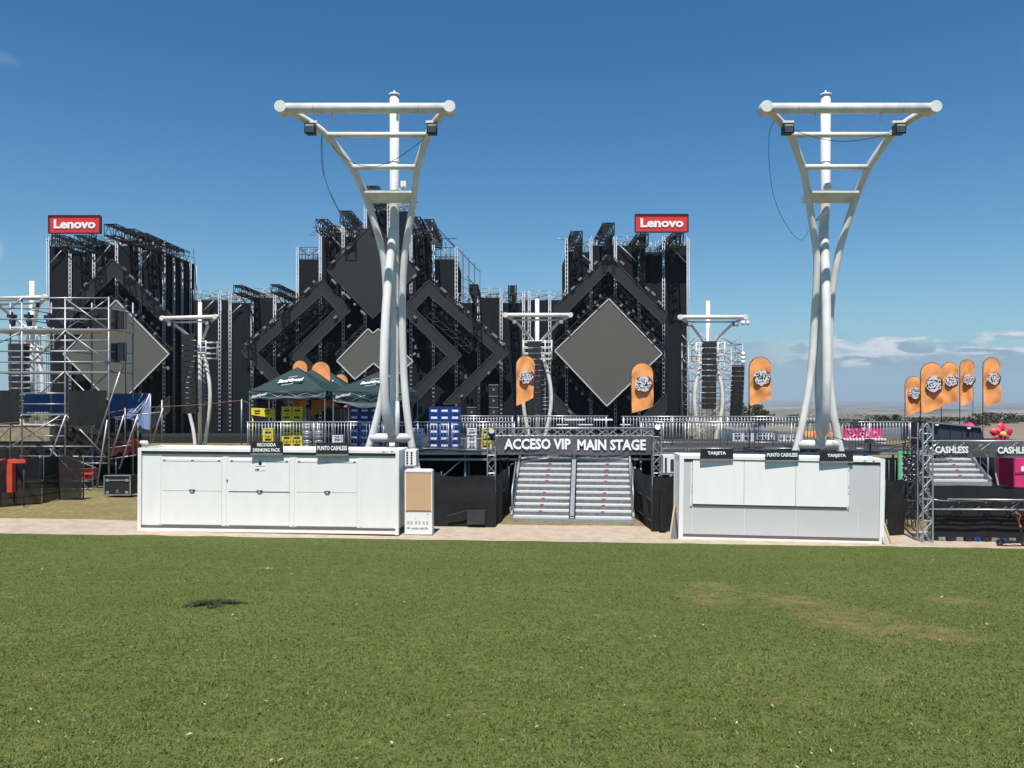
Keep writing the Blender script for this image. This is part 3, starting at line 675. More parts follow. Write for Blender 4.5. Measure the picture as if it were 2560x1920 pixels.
led('chevron_screen', [(1521,639),(1667,781),(1659,812),(1521,677),(1392,808),(1385,768)], SC, 'dark grey chevron screen framing the top of the right diamond', M_ledd,
    lamps=[(1489,657,42,11),(1450,697,42,11),(1412,734,42,10),(1555,657,-42,13),(1594,697,-42,11),(1633,734,-42,13),(1511,644,45,16),(1474,676,45,12),(1432,720,45,12),(1539,650,-45,14),(1618,722,-45,14),(1650,757,-42,14)],
    grp='dark chevron screens of the stage', backs=[(1395,790,1521,662),(1521,662,1660,795)])
led('chevron_screen', [(1386,985),(1521,1122),(1666,985),(1666,1026),(1521,1166),(1386,1026)], SC, 'dark grey chevron screen under the right diamond, its point hidden', M_ledd, lamps=[(1425,1030,-50,12)], grp='dark chevron screens of the stage', backs=[(1395,1010,1521,1135),(1521,1135,1660,1010)])
led('chevron_screen', [(141,985),(290,1122),(424,990),(424,1026),(290,1166),(141,1026)], SC, 'dark grey chevron screen under the left diamond, behind the scaffold', M_ledd, grp='dark chevron screens of the stage')
led('diamond_screen', [(932,557),(1048,677),(932,796),(817,675)], SC-.6, 'largest dark grey diamond screen high on the centre stage, behind the mast', M_ledd,
    lamps=[(832,655,42,12),(873,619,45,14),(835,704,-45,16),(870,741,-45,16),(887,761,-45,6),(908,782,-45,16),(1032,650,-45,14),(1044,672,-45,12),(1036,691,45,12)], backs=[(826,683,926,783),(938,783,1040,683),(840,650,920,575)])
led('notched_screen', [(842,902),(920,822),(933,833),(946,822),(1032,903),(982,948),(934,908),(887,948)], SC-.9, 'light grey notched screen low in the centre of the stage', M_led, lamps=[(1036,885,45,8)], backs=[(842,890,915,815)])
led('small_diamond_screen', [(934,922),(980,966),(934,1010),(888,966)], SC-.3, 'small near black diamond screen under the notched grey screen', M_black)
hook = [(604,880),(805,700),(877,775),(760,890),(884,1014),(846,1014),(723,888),(839,773),(806,737),(642,882),(770,1010),(732,1010)]
MX = lambda pl: [(1877-x, y) for x, y in reversed(pl)]
hl = [(617,860,45,5),(662,819,45,6),(706,780,45,6),(785,704,-60,6),(640,839,42,17),(680,803,42,14),(725,764,42,16),(768,725,42,18),(839,793,42,8),(873,815,42,10),(628,905,-60,7),(655,932,-60,7),(723,990,-40,7)]
led('hook_screen', hook, SC-.2, 'dark grey angular hooked screen on the left half of the centre stage', M_ledd, lamps=hl, backs=[(612,868,800,706),(650,890,808,750),(730,900,850,790),(700,880,835,760)])
led('hook_screen', MX(hook), SC-.2, 'dark grey angular hooked screen on the right half of the centre stage', M_ledd, lamps=[(1877-x, y, -a, l) for x, y, a, l in hl], backs=[(1265,868,1077,706),(1227,890,1069,750),(1147,900,1027,790),(1177,880,1042,760)])
# loose fixtures and rigging behind the screens
def rig(parent, pts, seed):
    rr = random.Random(seed)
    for (x0,y0,x1,y1,n) in pts:
        for i in range(n):
            m_ = MB(); t = (i+.5)/n; c = P(lerp(x0,x1,t)+rr.uniform(-3,3), lerp(y0,y1,t)+rr.uniform(-3,3), SY-1.2)
            m_.cbox(c, .26, .3, .34).tube(c+Vector((-.2,0,.1)), c+Vector((.1,0,.3)), .04, 5).tube(c+Vector((0,0,0)), c+Vector((.25,0,-.22)), .045, 5)
            m_.build('spotlight', M_spot, parent, True)
rig(ct, [(690,870,800,760,6),(750,930,690,880,4),(1080,760,1200,880,8),(1010,800,1050,900,5),(780,790,830,740,3),(1120,900,1180,960,5)], 3)
rig(rt, [(1440,800,1505,735,5),(1545,735,1640,830,6),(1400,930,1480,1010,5),(1560,1000,1640,920,5)], 4)
rig(lt, [(310,740,400,830,6),(330,990,400,920,5)], 5)
# red signs
def red_sign(px0, px1, py0, py1, Y, label, trussx):
    root = thing('red_sign', P((px0+px1)/2, py1, Y), label, 'sign', 'red roof signs')
    MB().box(XW(px0,Y), XW(px1,Y), Y, Y+.5, ZW(py1,Y), ZW(py0,Y)).build('board', M_red, root, True)
    fr = MB(); f_ = .09
    for a, b in (((px0,py0),(px1,py0)),((px1,py0),(px1,py1)),((px1,py1),(px0,py1)),((px0,py1),(px0,py0))): fr.bar(P(*a,Y-.03), P(*b,Y-.03), .14, .12)
    fr.build('frame', M_black, root, True)
    text_obj('Lenovo', P((px0+px1)/2+1, (py0+py1)/2-1, Y-.03), RX, UP, (px1-px0)*.815*Y/F, (py1-py0)*.52*Y/F, M_txt, root, True, bold=.035, spacing=.98, extr=.04)
    for x in trussx:
        MB().truss(P(x, py1+28, Y+.6), P(x, py1, Y+.6), .55, .05, .55).build('support_truss', M_black, root, True)
red_sign(122, 250, 539, 583, SY-1, 'red board with white name above the left stage tower', (140, 232))
red_sign(1588, 1720, 536, 580, SY-2.5, 'red board with white name above the right stage tower', (1607, 1695))
# speaker stacks on stage floor, dark PA under centre
for i, (x, y, n) in enumerate(((1234,950,5),(1179,1034,3))):
    r_ = thing('bass_speaker_stack', P(x, 1100, SY-4), ['tall black stack of bass speakers right of centre stage', 'short black stack of bass speakers right of centre stage'][i], 'loudspeaker')
    for k in range(n):
        z0 = ZW(1100, SY-4)+k*1.3; X_ = XW(x, SY-4)
        c_ = MB().box(X_-.55, X_+.55, SY-4, SY-3, z0, z0+1.24).build('cabinet', M_black, r_, True)
        MB().box(X_-.56, X_+.56, SY-4.06, SY-4, z0+1.12, z0+1.2).box(X_-.1, X_+.1, SY-4.06, SY-4, z0+.5, z0+.75).build('trim', M_galv, c_, True)
# lattice tower at right of stage
def lattice(px0, px1, py0, Y, label, dep=3.5, stp=1.35, m=M_galv):
    xa, xb = XW(px0,Y), XW(px1,Y); zt = ZW(py0,Y); root = thing('lattice_tower', ((xa+xb)/2, Y, ZB), label, 'scaffold tower')
    nx = max(2, round((xb-xa)/1.3))
    for k, yy in enumerate((Y, Y+dep)):
        for i in range(nx+1):
            X_ = lerp(xa, xb, i/nx); MB().tube((X_, yy, ZB), (X_, yy, zt-(.4 if i % 2 else 0)), .06, 6).build('standard', m, root, True)
    lg = MB(); dg = MB()
    z = ZB+.6; k = 0
    while z < zt:
        for yy in (Y, Y+dep): lg.tube((xa, yy, z), (xb, yy, z), .05, 5)
        for X_ in (xa, xb): lg.tube((X_, Y, z), (X_, Y+dep, z), .05, 5)
        for i in range(nx):
            a, b = lerp(xa, xb, i/nx), lerp(xa, xb, (i+1)/nx)
            if (i+k) % 2: a, b = b, a
            dg.tube((a, Y-.02, z), (b, Y-.02, z+stp), .045, 5); dg.tube((b, Y+dep, z), (a, Y+dep, z+stp), .045, 5)
        z += stp; k += 1
    lg.build('ledgers', m, root, True); dg.build('diagonals', m, root, True)
    return root
lattice(1722, 1800, 852, 88, 'grey lattice scaffold tower directly right of the right stage tower')
l2 = lattice(1800, 1856, 858, 90, 'pale upper lattice scaffold tower with round dishes, right of the stage', 3, 1.0)
for y in (885, 905, 895): 
    c = P(1858, y, 89.5); MB().path([c+Vector((0,.1,0)), c, c+Vector((0,-.15,0))], [.12,.28,.1], 10).build('dish', M_white, l2, True)
# low stage floor
st = thing('stage_floor', (XW(932,SY-5), SY-5, ZB), 'low black stage floor along the foot of the stage', 'stage floor')
MB().box(XW(300,SY-6), XW(1722,SY-6), SY-8, SY-.6, ZB, ZB+1.2).build('platform', M_black, st, True)

# ------------------------------------------------------------------ kiosk containers
def frame_container(root, L, D, H, gx=.10, fr=.14):
    c = MB()
    c.box(.04, L-.04, .07, D-.03, .12, H-.06)
    c.build('body', M_cont, root)
    for (x0, x1) in ((0, gx), (L-gx, L)):
        for (y0, y1) in ((0, .12), (D-.12, D)): MB().box(x0, x1, y0, y1, -.02, H).build('corner_post', M_white, root)
    MB().box(gx, L-gx, .003, .12, H-fr, H-.002).build('top_rail', M_white, root)
    MB().box(gx, L-gx, .003, .12, .0, .085).build('bottom_rail', M_white, root)
    MB().box(gx, L-gx, .04, .068, .085, .165).build('painted_gap_shade', M_joint_shade, root)  # dark strip painted as shade above the bottom rail
    MB().box(gx, L-gx, .04, .068, H-fr-.085, H-fr).build('painted_gap_shade', M_joint_shade, root)  # brown strip standing in for the shadow under the top rail
    s = MB()
    for k in range(int(D/.12)-1): s.box(L-.039, L-.012, .16+k*.12, .22+k*.12, .14, H-.12); s.box(.012, .039, .16+k*.12, .22+k*.12, .14, H-.12)
    s.build('side_ribs', M_cont, root)
    MB().box(gx, L-gx, D-.11, D-.01, H-.12, H-.004).box(.012, gx-.005, .12, D-.12, H-.12, H-.003).box(L-gx+.005, L-.012, .12, D-.12, H-.12, H-.003).build('roof_rail', M_white, root)
def line_mark(root, x0, x1, z, y, t=.012, name='panel_gap', m=None):
    MB().box(x0, x1, y-.006, y, z-t/2, z+t/2).build(name, m or M_joint_shade, root)
def sign_box(px0, px1, py0, py1, Y, lines, label, m=None):
    X_ = XW((px0+px1)/2, 23.1); Y = (23.3-.0384*(X_+11.08) if X_ < 0 else 23.3-.0524*(X_-4.92))-.045
    xa, xb = XW(px0,Y), XW(px1,Y); za, zb = ZW(py1,Y), ZW(py0,Y)
    root = thing('sign_board', ((xa+xb)/2, Y, za), label, 'sign', 'black signs on the kiosk roofs')
    MB().box(xa, xb, Y, Y+.035, za, zb).build('board', M_black, root, True)
    MB().box(xa, xb, Y-.015, Y+.04, za-.05, za-.003).build('ledge', M_galv, root, True)
    if len(lines) == 1:
        text_obj(lines[0], ((xa+xb)/2, Y-.003, (za+zb)/2+.01), RX, UP, (xb-xa)*(.92 if len(lines[0]) > 8 else .56), (zb-za)*.40, M_txt, root, True, bold=.035)
    else:
        for k, tx in enumerate(lines):
            text_obj(tx, ((xa+xb)/2, Y-.003, lerp(zb, za, (.27, .72)[k])), RX, UP, (xb-xa)*(.58, .84)[k], (zb-za)*.30, M_txt, root, True, bold=.03)
    return root
LK = thing('kiosk_container', (-11.08, 23.3, .165), 'long closed white kiosk container with three hatches at left', 'container', rot=(0, R(.42), R(-2.2)))
frame_container(LK, 7.77, 1.5, 2.45, fr=.085)
yf = .07; x0s = [.70, 2.72, 4.73]; 
for i, x0 in enumerate(x0s):
    x1 = x0+1.80
    hp = MB().box(x0, x1, yf-.022, yf-.001, 1.20, 2.14).build('upper_hatch', M_cont, LK)
    MB().box(x0, x1, yf-.020, yf-.001, .20, 1.185).build('lower_panel', M_cont, LK)
    line_mark(LK, x0, x1, 2.215, yf, .006)
    line_mark(hp, x0+.03, x1-.03, 2.07, yf-.022, .005, 'seam')
    if i == 1: MB().box(x0-.02, x1+.02, yf-.03, yf-.024, 1.186, 1.199).build('open_gap', M_black, LK)
    for q in (.08, .92, 1.72): MB().box(x0+q-.035, x0+q+.035, yf-.03, yf-.022, 2.09, 2.108).build('hinge', M_black, hp)
    lk = MB(); lk.prism([(x0+.83, yf-.05, 1.235), (x0+1.01, yf-.05, 1.235), (x0+.97, yf-.05, 1.17), (x0+.87, yf-.05, 1.17)], (0, .026, 0)); lk.build('handle', M_black, hp)
    MB().box(x0+.885, x0+.955, yf-.056, yf-.051, 1.18, 1.20).build('handle_grip', M_txt, hp)
for x in (.62, 2.60, 4.62, 6.62): MB().box(x, x+.05, yf-.012, yf-.001, .2, 2.2).build('seam_strip', M_white, LK)
nt_ = MB().box(3.48, 3.82, yf-.027, yf-.0225, 1.80, 2.08).build('notice', M_txt, LK)
MB().tube((3.65, yf-.03, 2.02), (3.65, yf-.028, 2.02), .05, 14).box(3.49, 3.81, yf-.030, yf-.0275, 1.935, 1.945).box(3.50, 3.54, yf-.030, yf-.0275, 1.82, 1.86).box(3.55, 3.62, yf-.030, yf-.0275, 1.815, 1.87).box(3.66, 3.80, yf-.030, yf-.0275, 1.83, 1.836).build('print', M_black, nt_)
MB().tube((2.66, yf-.03, 1.52), (2.66, yf-.01, 1.52), .022, 8).build('lock', M_black, LK)
lg = MB(); lg.prism([(7.28, -.004, 2.435), (7.36, -.004, 2.435), (7.32, -.004, 2.41)], (0,.003,0)).box(7.24, 7.40, -.004, 0, 2.395, 2.398).box(7.53, 7.60, -.004, 0, 2.41, 2.44)
lg.build('logo_mark', M_galv, LK)
for i, (px, pw) in enumerate(((360, 22), (984, 0))):
    if pw == 0: continue
    c = P(px, 1109, 23.6); r_ = thing('roof_floodlight', c, 'small white lamp on the left roof corner of the long white kiosk', 'lamp')
    MB().path([c+Vector((-.11,0,0)), c+Vector((-.09,0,.03)), c+Vector((.09,0,.03)), c+Vector((.11,0,0))], [.03,.06,.06,.03], 10).build('lamp_head', M_white, r_, True)
    MB().box(c.x-.05, c.x+.05, c.y-.03, c.y+.03, c.z-.10, c.z-.02).build('foot', M_galv, r_, True)
c = P(980, 1112, 23.5); r_ = thing('roof_floodlight', c, 'black framed lamp with bright glass on the kiosk roof beneath the left mast', 'lamp')
MB().box(c.x-.19, c.x+.19, c.y, c.y+.16, c.z-.08, c.z+.10).build('housing', M_dgal, r_, True)
MB().path([c+Vector((-.07,-.02,.01)), c+Vector((.09,-.02,.01))], .055, 10).build('glass', M_txt, r_, True)
sign_box(626, 707, 1104, 1133, 23.15, ['RECOGIDA', 'DRINKING PACK'], 'black sign with two lines of white writing on the long white kiosk')
sign_box(790, 871, 1107, 1135, 23.1, ['PUNTO CASHLESS'], 'black sign with one line of white writing on the long white kiosk')
# air conditioner on the kiosk side
r_ = thing('air_conditioner', P(1025,1165,23.8), 'white air conditioner with round vents on the right side of the long kiosk', 'air conditioner')
Ya = 23.8
MB().box(XW(1012,Ya), XW(1040,Ya), Ya, Ya+.7, ZW(1164,Ya), ZW(1126,Ya)).build('case', M_white, r_, True)
g = MB()
for i in range(2):
    g = MB()
    for k in range(5): g.tube((XW(1018+i*11,Ya), Ya-.008, ZW(1132+k*6.6,Ya)), (XW(1018+i*11,Ya), Ya+.004, ZW(1132+k*6.6,Ya)), .032, 10)
    g.build('vent_grille', M_black, r_, True)
MB().box(XW(1007,Ya), XW(1044,Ya), Ya-.02, Ya+.5, ZW(1168,Ya), ZW(1165,Ya)).tube(P(1012,1130,Ya+.2), P(1000,1124,Ya+.2), .02, 6).build('bracket', M_galv, r_, True)
RK = thing('kiosk_container', (4.92, 23.3, -.10), 'shorter kiosk container with white awning shutters over grey panels', 'container', rot=(0, R(.86), R(-3.0)))
H2 = 2.50; frame_container(RK, 5.94, 1.1, H2, gx=.13, fr=.10)
MB().box(.14, 5.80, yf-.02, yf-.001, .175, 2.33).build('grey_front', M_contg, RK)
for k in range(3):
    a = .40+k*1.50; b_ = a+1.485
    aw = MB().prism([(a, .003, 1.07), (b_, .003, 1.07), (b_, .03, 2.38), (a, .03, 2.38)], (0,.018,0)).build('awning_shutter', M_cont, RK)
MB().box(.42, 4.85, .012, .045, 1.035, 1.065).build('shutter_gap', M_black, RK)
for x in (.33, 4.89): MB().box(x, x+.04, .02, .045, 1.0, 2.3).build('shutter_arm', M_cont, RK)
for x in (.40, 1.92, 3.41, 5.20): MB().box(x, x+.008, yf-.026, yf-.021, .18, 1.0).build('panel_seam', M_cont, RK)
for z in (1.12, 1.55, 1.72, 2.22): MB().tube((.385,-.02,z), (.36,-.02,z), .014, 6).tube((4.93,-.02,z),(4.90,-.02,z),.014,6).build('hinge', M_galv, RK)
lg = MB(); lg.prism([(5.32, -.004, H2-.05), (5.40, -.004, H2-.05), (5.36, -.004, H2-.08)], (0,.003,0)).box(5.28, 5.45, -.004, 0, H2-.095, H2-.091).box(5.58, 5.65, -.004, 0, H2-.08, H2-.05)
lg.build('logo_mark', M_galv, RK)
sign_box(1751, 1833, 1122, 1147, 23.05, ['TARJETA'], 'leftmost black sign on the roof edge of the kiosk with grey panels')
sign_box(1914, 1997, 1126, 1150, 22.98, ['PUNTO CASHLESS'], 'middle black sign on the roof edge of the kiosk with grey panels')
sign_box(2050, 2133, 1128, 1153, 22.9, ['TARJETA'], 'rightmost black sign on the roof edge of the kiosk with grey panels')
# leaning boards
def lean_board(pts, Y, dy, label, m):
    A = [P(x, y, Y) for x, y in pts]; r_ = thing('leaning_board', A[0], label, 'board')
    A[2] = A[2]+Vector((0,dy,0)); A[3] = A[3]+Vector((0,dy,0))
    MB().prism(A, (.06,.03,0)).build('board', m, r_, True)
    e = MB().bar(A[0]+Vector((.03,-.01,0)), A[3]+Vector((.03,-.01,0)), .05, .05); e.build('edge', M_wood, r_, True)
lean_board([(2226,1364),(2208,1358),(2206,1278),(2214,1279)], 22.9, .5, 'pale board leaning against the right end of the grey panelled kiosk', mat('board_grey', (.42,.40,.36), .7, var=.25, scale=3))
lean_board([(1672,1347),(1692,1345),(1694,1272),(1693,1270)], 23.3, .5, 'dark board leaning against the left end of the grey panelled kiosk', M_dgal)
# charging kiosk
Yk = 23.25; zb_ = h(XW(1046,Yk), Yk)+.004
r_ = thing('charging_stand', (XW(1046,Yk), Yk, zb_), 'white upright phone charging stand with brown covered screen', 'charging stand', rot=(0,0,R(-3)))
wk = 69*Yk/F/2; hk = 1.93
b = MB(); b.box(-wk, wk, 0, .34, 0, hk-.03).box(-wk+.03, wk-.03, .01, .33, hk-.031, hk); b.build('case', M_white, r_)
MB().box(-wk+.04, wk-.03, -.012, -.0, .73, hk-.09).build('screen_cover', M_kraft, r_)
MB().box(-wk+.03, wk-.02, -.018, -.0005, .71, .728).box(-wk+.03, wk-.02, -.018, -.0005, hk-.088, hk-.076).build('screen_edge', M_joint_shade, r_)
text_obj('CARGA GRATIS', (.03, -.004, .20), RX, UP, .50, .055, M_galv, r_, bold=.02)
g = MB(); g.box(-.34, -.25, -.004, -.0005, .19, .23)
for i in range(3):
    for j in range(2):
        for k in range(4): g.box(-.33+i*.23+j*.10, -.27+i*.23+j*.10, -.004, -.0005, .315+k*.028, .325+k*.028)
g.box(.18,.22,-.004,-.0005,.53,.535).box(.26,.30,-.004,-.0005,.53,.535).tube((.28,-.004,.62),(.28,-.001,.62),.02,8).tube((-.08,-.004,.48),(-.08,-.001,.48),.012,8)
g.build('instruction_print', M_galv, r_)
MB().box(-wk-.02, wk+.02, -.04, .38, -.0, .03).build('foot_plate', M_galv, r_)

# ------------------------------------------------------------------ raised deck, stairs, rails
ZD = 2.08
M_tread = mat('tread_plate', (.56,.56,.55), .6, .0, var=.12, scale=14)
M_riser = mat('riser_plate', (.17,.18,.19), .5, .3, var=.3, scale=9)
def deck(xa, xb, y0, y1, label, fas=True):
    root = thing('raised_deck', ((xa+xb)/2, y0, h((xa+xb)/2, y0)), label, 'deck')
    MB().box(xa, xb, y0, y1, ZD-.12, ZD).build('floor', mat('deck_floor', (.035,.035,.035), .95, var=.3, scale=4), root, True)
    MB().box(xa, xb, y0-.06, y0-.003, ZD-.11, ZD-.02).box(xa, xb, y0-.06, y0-.003, ZD-.32, ZD-.25).build('fascia_rail', M_alu, root, True)
    n = max(2, round((xb-xa)/2.0))
    for i in range(n+1):
        X_ = lerp(xa+.1, xb-.1, i/n)
        for yy in (y0+.1, y0+2.5): MB().tube((X_, yy, -.3), (X_, yy, ZD-.125), .045, 6).build('leg', M_galv, root, True)
    g = MB()
    for i in range(n): g.tube((lerp(xa+.1, xb-.1, i/n), y0+.12, .1), (lerp(xa+.1, xb-.1, (i+1)/n), y0+.12, ZD-.2), .03, 5)
    g.build('diagonals', M_galv, root, True)
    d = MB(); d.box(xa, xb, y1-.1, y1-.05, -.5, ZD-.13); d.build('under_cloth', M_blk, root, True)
    return root
deck(-10.1, 0.42, 29.3, 40, 'raised bar deck of grey scaffold behind the long white kiosk')
deck(0.42, 4.7, 29.4, 40, 'raised deck landing at the head of the wide metal stairs')
deck(4.7, 16.2, 29.3, 38, 'raised deck of grey scaffold behind the grey panelled kiosk')
def railing(A, B, label, hgt=1.1, sp=.115, m=None, grp='silver deck railing sections'):
    A = Vector(A); B = Vector(B); root = thing('railing', A, label, 'railing', grp); d = B-A; L = d.length; m = m or M_alu
    MB().tube(A+Vector((0,0,hgt)), B+Vector((0,0,hgt)), .028, 8).build('top_rail', m, root, True)
    g = MB().tube(A+Vector((0,0,.12)), B+Vector((0,0,.12)), .018, 6).tube(A+Vector((0,0,hgt-.12)), B+Vector((0,0,hgt-.12)), .014, 6)
    n = int(L/sp)
    for i in range(1, n): p = A+d*(i/n); g.tube(p+Vector((0,0,.12)), p+Vector((0,0,hgt)), .011, 5)
    g.build('bars', m, root, True)
    for p in (A+d*.02, A+d*.5, A+d*.98): MB().tube(p, p+Vector((0,0,hgt)), .024, 6).build('post', m, root, True)
    return root
names = ['at the far left end behind the two line black sign', 'behind the one line black sign and white keg cases', 'behind the left mast legs', 'in front of the blue crate wall left of the stairs']
xs = [-9.9, -7.3, -4.7, -2.3, .15]
for i in range(4): railing((xs[i]+.02, 29.32, ZD), (xs[i+1]-.02, 29.32, ZD), 'silver deck railing section '+names[i])
xs = [4.75, 6.5, 9.1, 11.7, 14.9]
names = ['right of the stair landing', 'in front of the white mast with round cameras', 'behind the middle of the grey panelled kiosk', 'in front of the magenta mural, behind the right mast']
for i in range(4): railing((xs[i]+.02, 29.32, ZD), (xs[i+1]-.02, 29.32, ZD), 'silver deck railing section '+names[i])
railing((4.6, 33.2, ZD), (8.9, 33.2, ZD), 'rear silver railing section left of the white mast with round cameras', 1.2, .13)
railing((9.0, 33.2, ZD), (13.0, 33.2, ZD), 'rear silver railing section left of the right mast', 1.2, .13)
railing((.2, 36, ZD), (4.4, 36, ZD), 'rear silver railing section above the stair banner', 1.15, .13)
railing((-3.6, 36, ZD), (.1, 36, ZD), 'rear silver railing section behind the blue crates', 1.15, .13)
# stairs
SR = thing('staircase', (XW(1430,26.1), 26.1, h(2, 26.1)), 'wide double flight of silver metal stairs under the entrance banner', 'stairs', rot=(0,0,R(-6)))
def stairs(root, w_, n, rise, run, mid=True, red=(.5,), side_dark=False):
    fl = [(-w_/2, -.06), (.06, w_/2)] if mid else [(-w_/2, w_/2)]
    for i in range(n):
        z = (i+1)*rise; y = i*run
        for fi, (a, b) in enumerate(fl):
            t = MB().box(a+.05, b-.05, y, y+run+.03, z-.062, z).build('tread', M_tread, root)
            if 0 < i and i != 5:
                c = a+(b-a)*(.62 - .012*(n-i)); MB().box(c-.06, c+.06, y-.006, y-.001, z-.042, z-.008).build('red_mark', M_redb, t)
            MB().box(a+.05, b-.05, y+run-.02, y+run-.005, z-.01, z+rise-.055).build('riser', M_riser, root)
    xs_ = [-w_/2, 0, w_/2] if mid else [-w_/2, w_/2]
    for x in xs_:
        MB().bar((x, -.05, .12), (x, (n)*run, n*rise+.10), .07 if x else .14, .26).build('stringer', M_galv, root)
    for x in xs_:
        g = MB().path([(x, .1, .1),(x, .1, 1.0),(x, n*run*.42, n*rise*.42+.98),(x, n*run*.42, n*rise*.42+.05)], .028, 6).tube((x, .1, .6),(x, n*run*.42, n*rise*.42+.5), .02, 6)
        if x != 0: g.build('handrail', M_galv, root)
    MB().box(-w_/2-.02, w_/2+.02, -.12, -.05, -.02, .12).build('base_rail', M_alu, root)
stairs(SR, 4.02, 12, (ZD-h(2,26.1)-.02)/12, .285)
# ------------------------------------------------------------------ truss gates
def gate(xa, xb, Y, z0a, ztop, label, txts, ban_z0, ban_z1, bot=None, dep=0, th=.29, right_tower=True, truss_z=None):
    root = thing('truss_gate', ((xa+xb)/2, Y, bot or 0), label, 'gate')
    b0 = h(xa, Y) if bot is None else bot
    MB().truss((xa, Y, b0), (xa, Y, ztop), th, .028, .32).build('tower', M_alu, root, True)
    if right_tower: MB().truss((xb, Y, b0), (xb, Y, ztop), th, .028, .32).build('tower', M_alu, root, True)
    tz = truss_z or ban_z1
    MB().truss((xa+.15, Y, tz), (xb-.15, Y, tz), th, .026, .40).build('cross_truss', M_alu, root, True)
    MB().tube((xa+.1, Y-th/2-.01, tz+th/2), (xb-.1, Y-th/2-.01, tz+th/2), .035, 6).build('top_tube', M_alu, root, True)
    bn = MB(); bn.grid(lambda u, v: (lerp(xa+.22, xb-.22 if right_tower else xb, u), Y-th/2-.06+.012*math.sin(u*40)+.02*math.sin(u*9+v*3), lerp(ban_z0, ban_z1, v)+.02*math.sin(u*7)*(1-v)), 60, 4)
    banner = bn.build('banner', M_banner, root, True)
    for (tx, cx, cz, ww, hh_) in txts:
        text_obj(tx, (cx, Y-th/2-.10, cz), RX, UP, ww, hh_, M_txt, banner, True, bold=.035, extr=.003)
    return root
Yg = 28.85
def zz(py): return ZW(py, Yg)
G1 = gate(XW(1229,Yg), XW(1641,Yg), Yg, 0, zz(1070), 'truss gate with grey entrance banner standing over the metal stairs',
     [('ACCESO VIP', XW(1343,Yg), zz(1109), 165*Yg/F, 27*Yg/F), ('MAIN STAGE', XW(1527,Yg), zz(1111), 170*Yg/F, 27*Yg/F)], zz(1136), zz(1088), truss_z=zz(1080))
for k in (-1, 1):
    for dx in (.0, 2.9, 5.1): pass
MB().truss((XW(1260,Yg)+.0, Yg+.35, 0), (XW(1260,Yg), Yg+.35, zz(1085)), .27, .022, .32).build('rear_tower', M_dgal, G1, True)
for i, (px, py) in enumerate(((1229, 1085), (1643, 1075))):
    c = P(px, py, Yg-.25); r_ = thing('truss_spotlight', c, ['black spotlight on the left tower of the stair gate', 'lit looking spotlight on the right tower of the stair gate'][i], 'spotlight')
    MB().path([c+Vector((0,.1,-.12)), c+Vector((0,.0,0)), c+Vector((0,-.05,.08))], [.08,.13,.1], 10).build('lamp_body', M_black, r_, True)
    MB().tube(c+Vector((0,-.08,.1)), c+Vector((0,-.10,.11)), .10, 12).build('lens', M_txt if i else M_lens, r_, True)
    MB().box(c.x-.15, c.x+.15, c.y-.02, c.y+.02, c.z-.22, c.z-.16).build('clamp', M_black, r_, True)
Yc = 23.4
def zc(py): return ZW(py, Yc)
G2 = gate(XW(2313,Yc), XW(2800,Yc), Yc, 0, zc(1057), 'tall silver truss gate with grey cashless banner at the right edge',
     [('CASHLESS', XW(2368,Yc), zc(1123), 82*Yc/F, 17*Yc/F), ('CASHLESS', XW(2525,Yc), zc(1124), 88*Yc/F, 17*Yc/F)], zc(1144), zc(1101), truss_z=zc(1115))
MB().tube(P(2325,1248,Yc-.1), P(2372,1253,Yc-.1), .018, 6).tube(P(2322,1273,Yc-.1), P(2800,1276,Yc-.1), .022, 6).tube(P(2368,1248,Yc-.1), P(2800,1252,Yc-.1), .022, 6).build('barrier_tube', M_alu, G2, True)
MB().truss(P(2330,1262,Yc+.1), P(2800,1264,Yc+.1), .24, .012, .4).build('barrier_truss', M_dgal, G2, True)
MB().truss(P(2274,1344,26.2), P(2274,1110,26.2), .26, .022, .32).truss(P(2278,1265,25.9), P(2313,1265,23.6), .25, .02, .35).build('rear_tower', M_dgal, G2, True)
# black fences
def mesh_fence(pts, zt, label, m=M_mesh2, hgt=None, waves=.04, post=True):
    pts = [Vector((p[0], p[1], h(p[0], p[1]))) for p in pts]; root = thing('cloth_fence', pts[0], label, 'fence')
    for i in range(len(pts)-1):
        A, B = pts[i], pts[i+1]; n = (B-A).normalized().cross(UP); L = (B-A).length; ph = random.random()*9
        def fn(u, v):
            p = A.lerp(B, u); z1 = (zt if hgt is None else p.z+hgt)+.03*math.sin(u*9+ph)
            return tuple(Vector((p.x, p.y, lerp(p.z+.02, z1, v)))+n*waves*(math.sin(u*L*4+ph+v)*.7+noise.noise((u*L*1.5, v*3, ph))))
        MB().grid(fn, max(4, int(L*8)), 8).build('cloth', m, root, True)
        g = MB()
        for z in (.3, .95): g.tube(A+Vector((0,.12,z)), B+Vector((0,.12,z)), .02, 6)
        g.build('frame', M_dgal, root, True)
    if post:
        for p in pts: MB().tube((p.x, p.y+.09, p.z), (p.x, p.y+.09, (zt if hgt is None else p.z+hgt)+.02), .03, 6).build('post', M_dgal, root, True)
    return root
def atg(px, py_bottom):  # ground point seen at a pixel
    Y = 24.0
    for _ in range(40): Y = (E-h(XW(px,Y), Y))*F/(py_bottom-HOR)
    return (XW(px, Y), Y)
a1 = atg(1083,1316); a2 = atg(1237,1319); a3 = (XW(1272,27.8), 27.8)
f1 = mesh_fence([a1, a2, a3], ZW(1190, a2[1]), 'black cloth block left of the metal stairs with a dark torn patch')
MB().box(XW(1168,a2[1]-.1), XW(1212,a2[1]-.1), a2[1]-.11, a2[1]-.07, .12, .58).bar(P(1118,1290,a2[1]-.1), P(1170,1276,a2[1]-.1), .03, .03).build('patch', M_dgal, f1, True)
b1 = (XW(1584,27.6), 27.6); b2 = atg(1632,1330); b3 = atg(1683,1329)
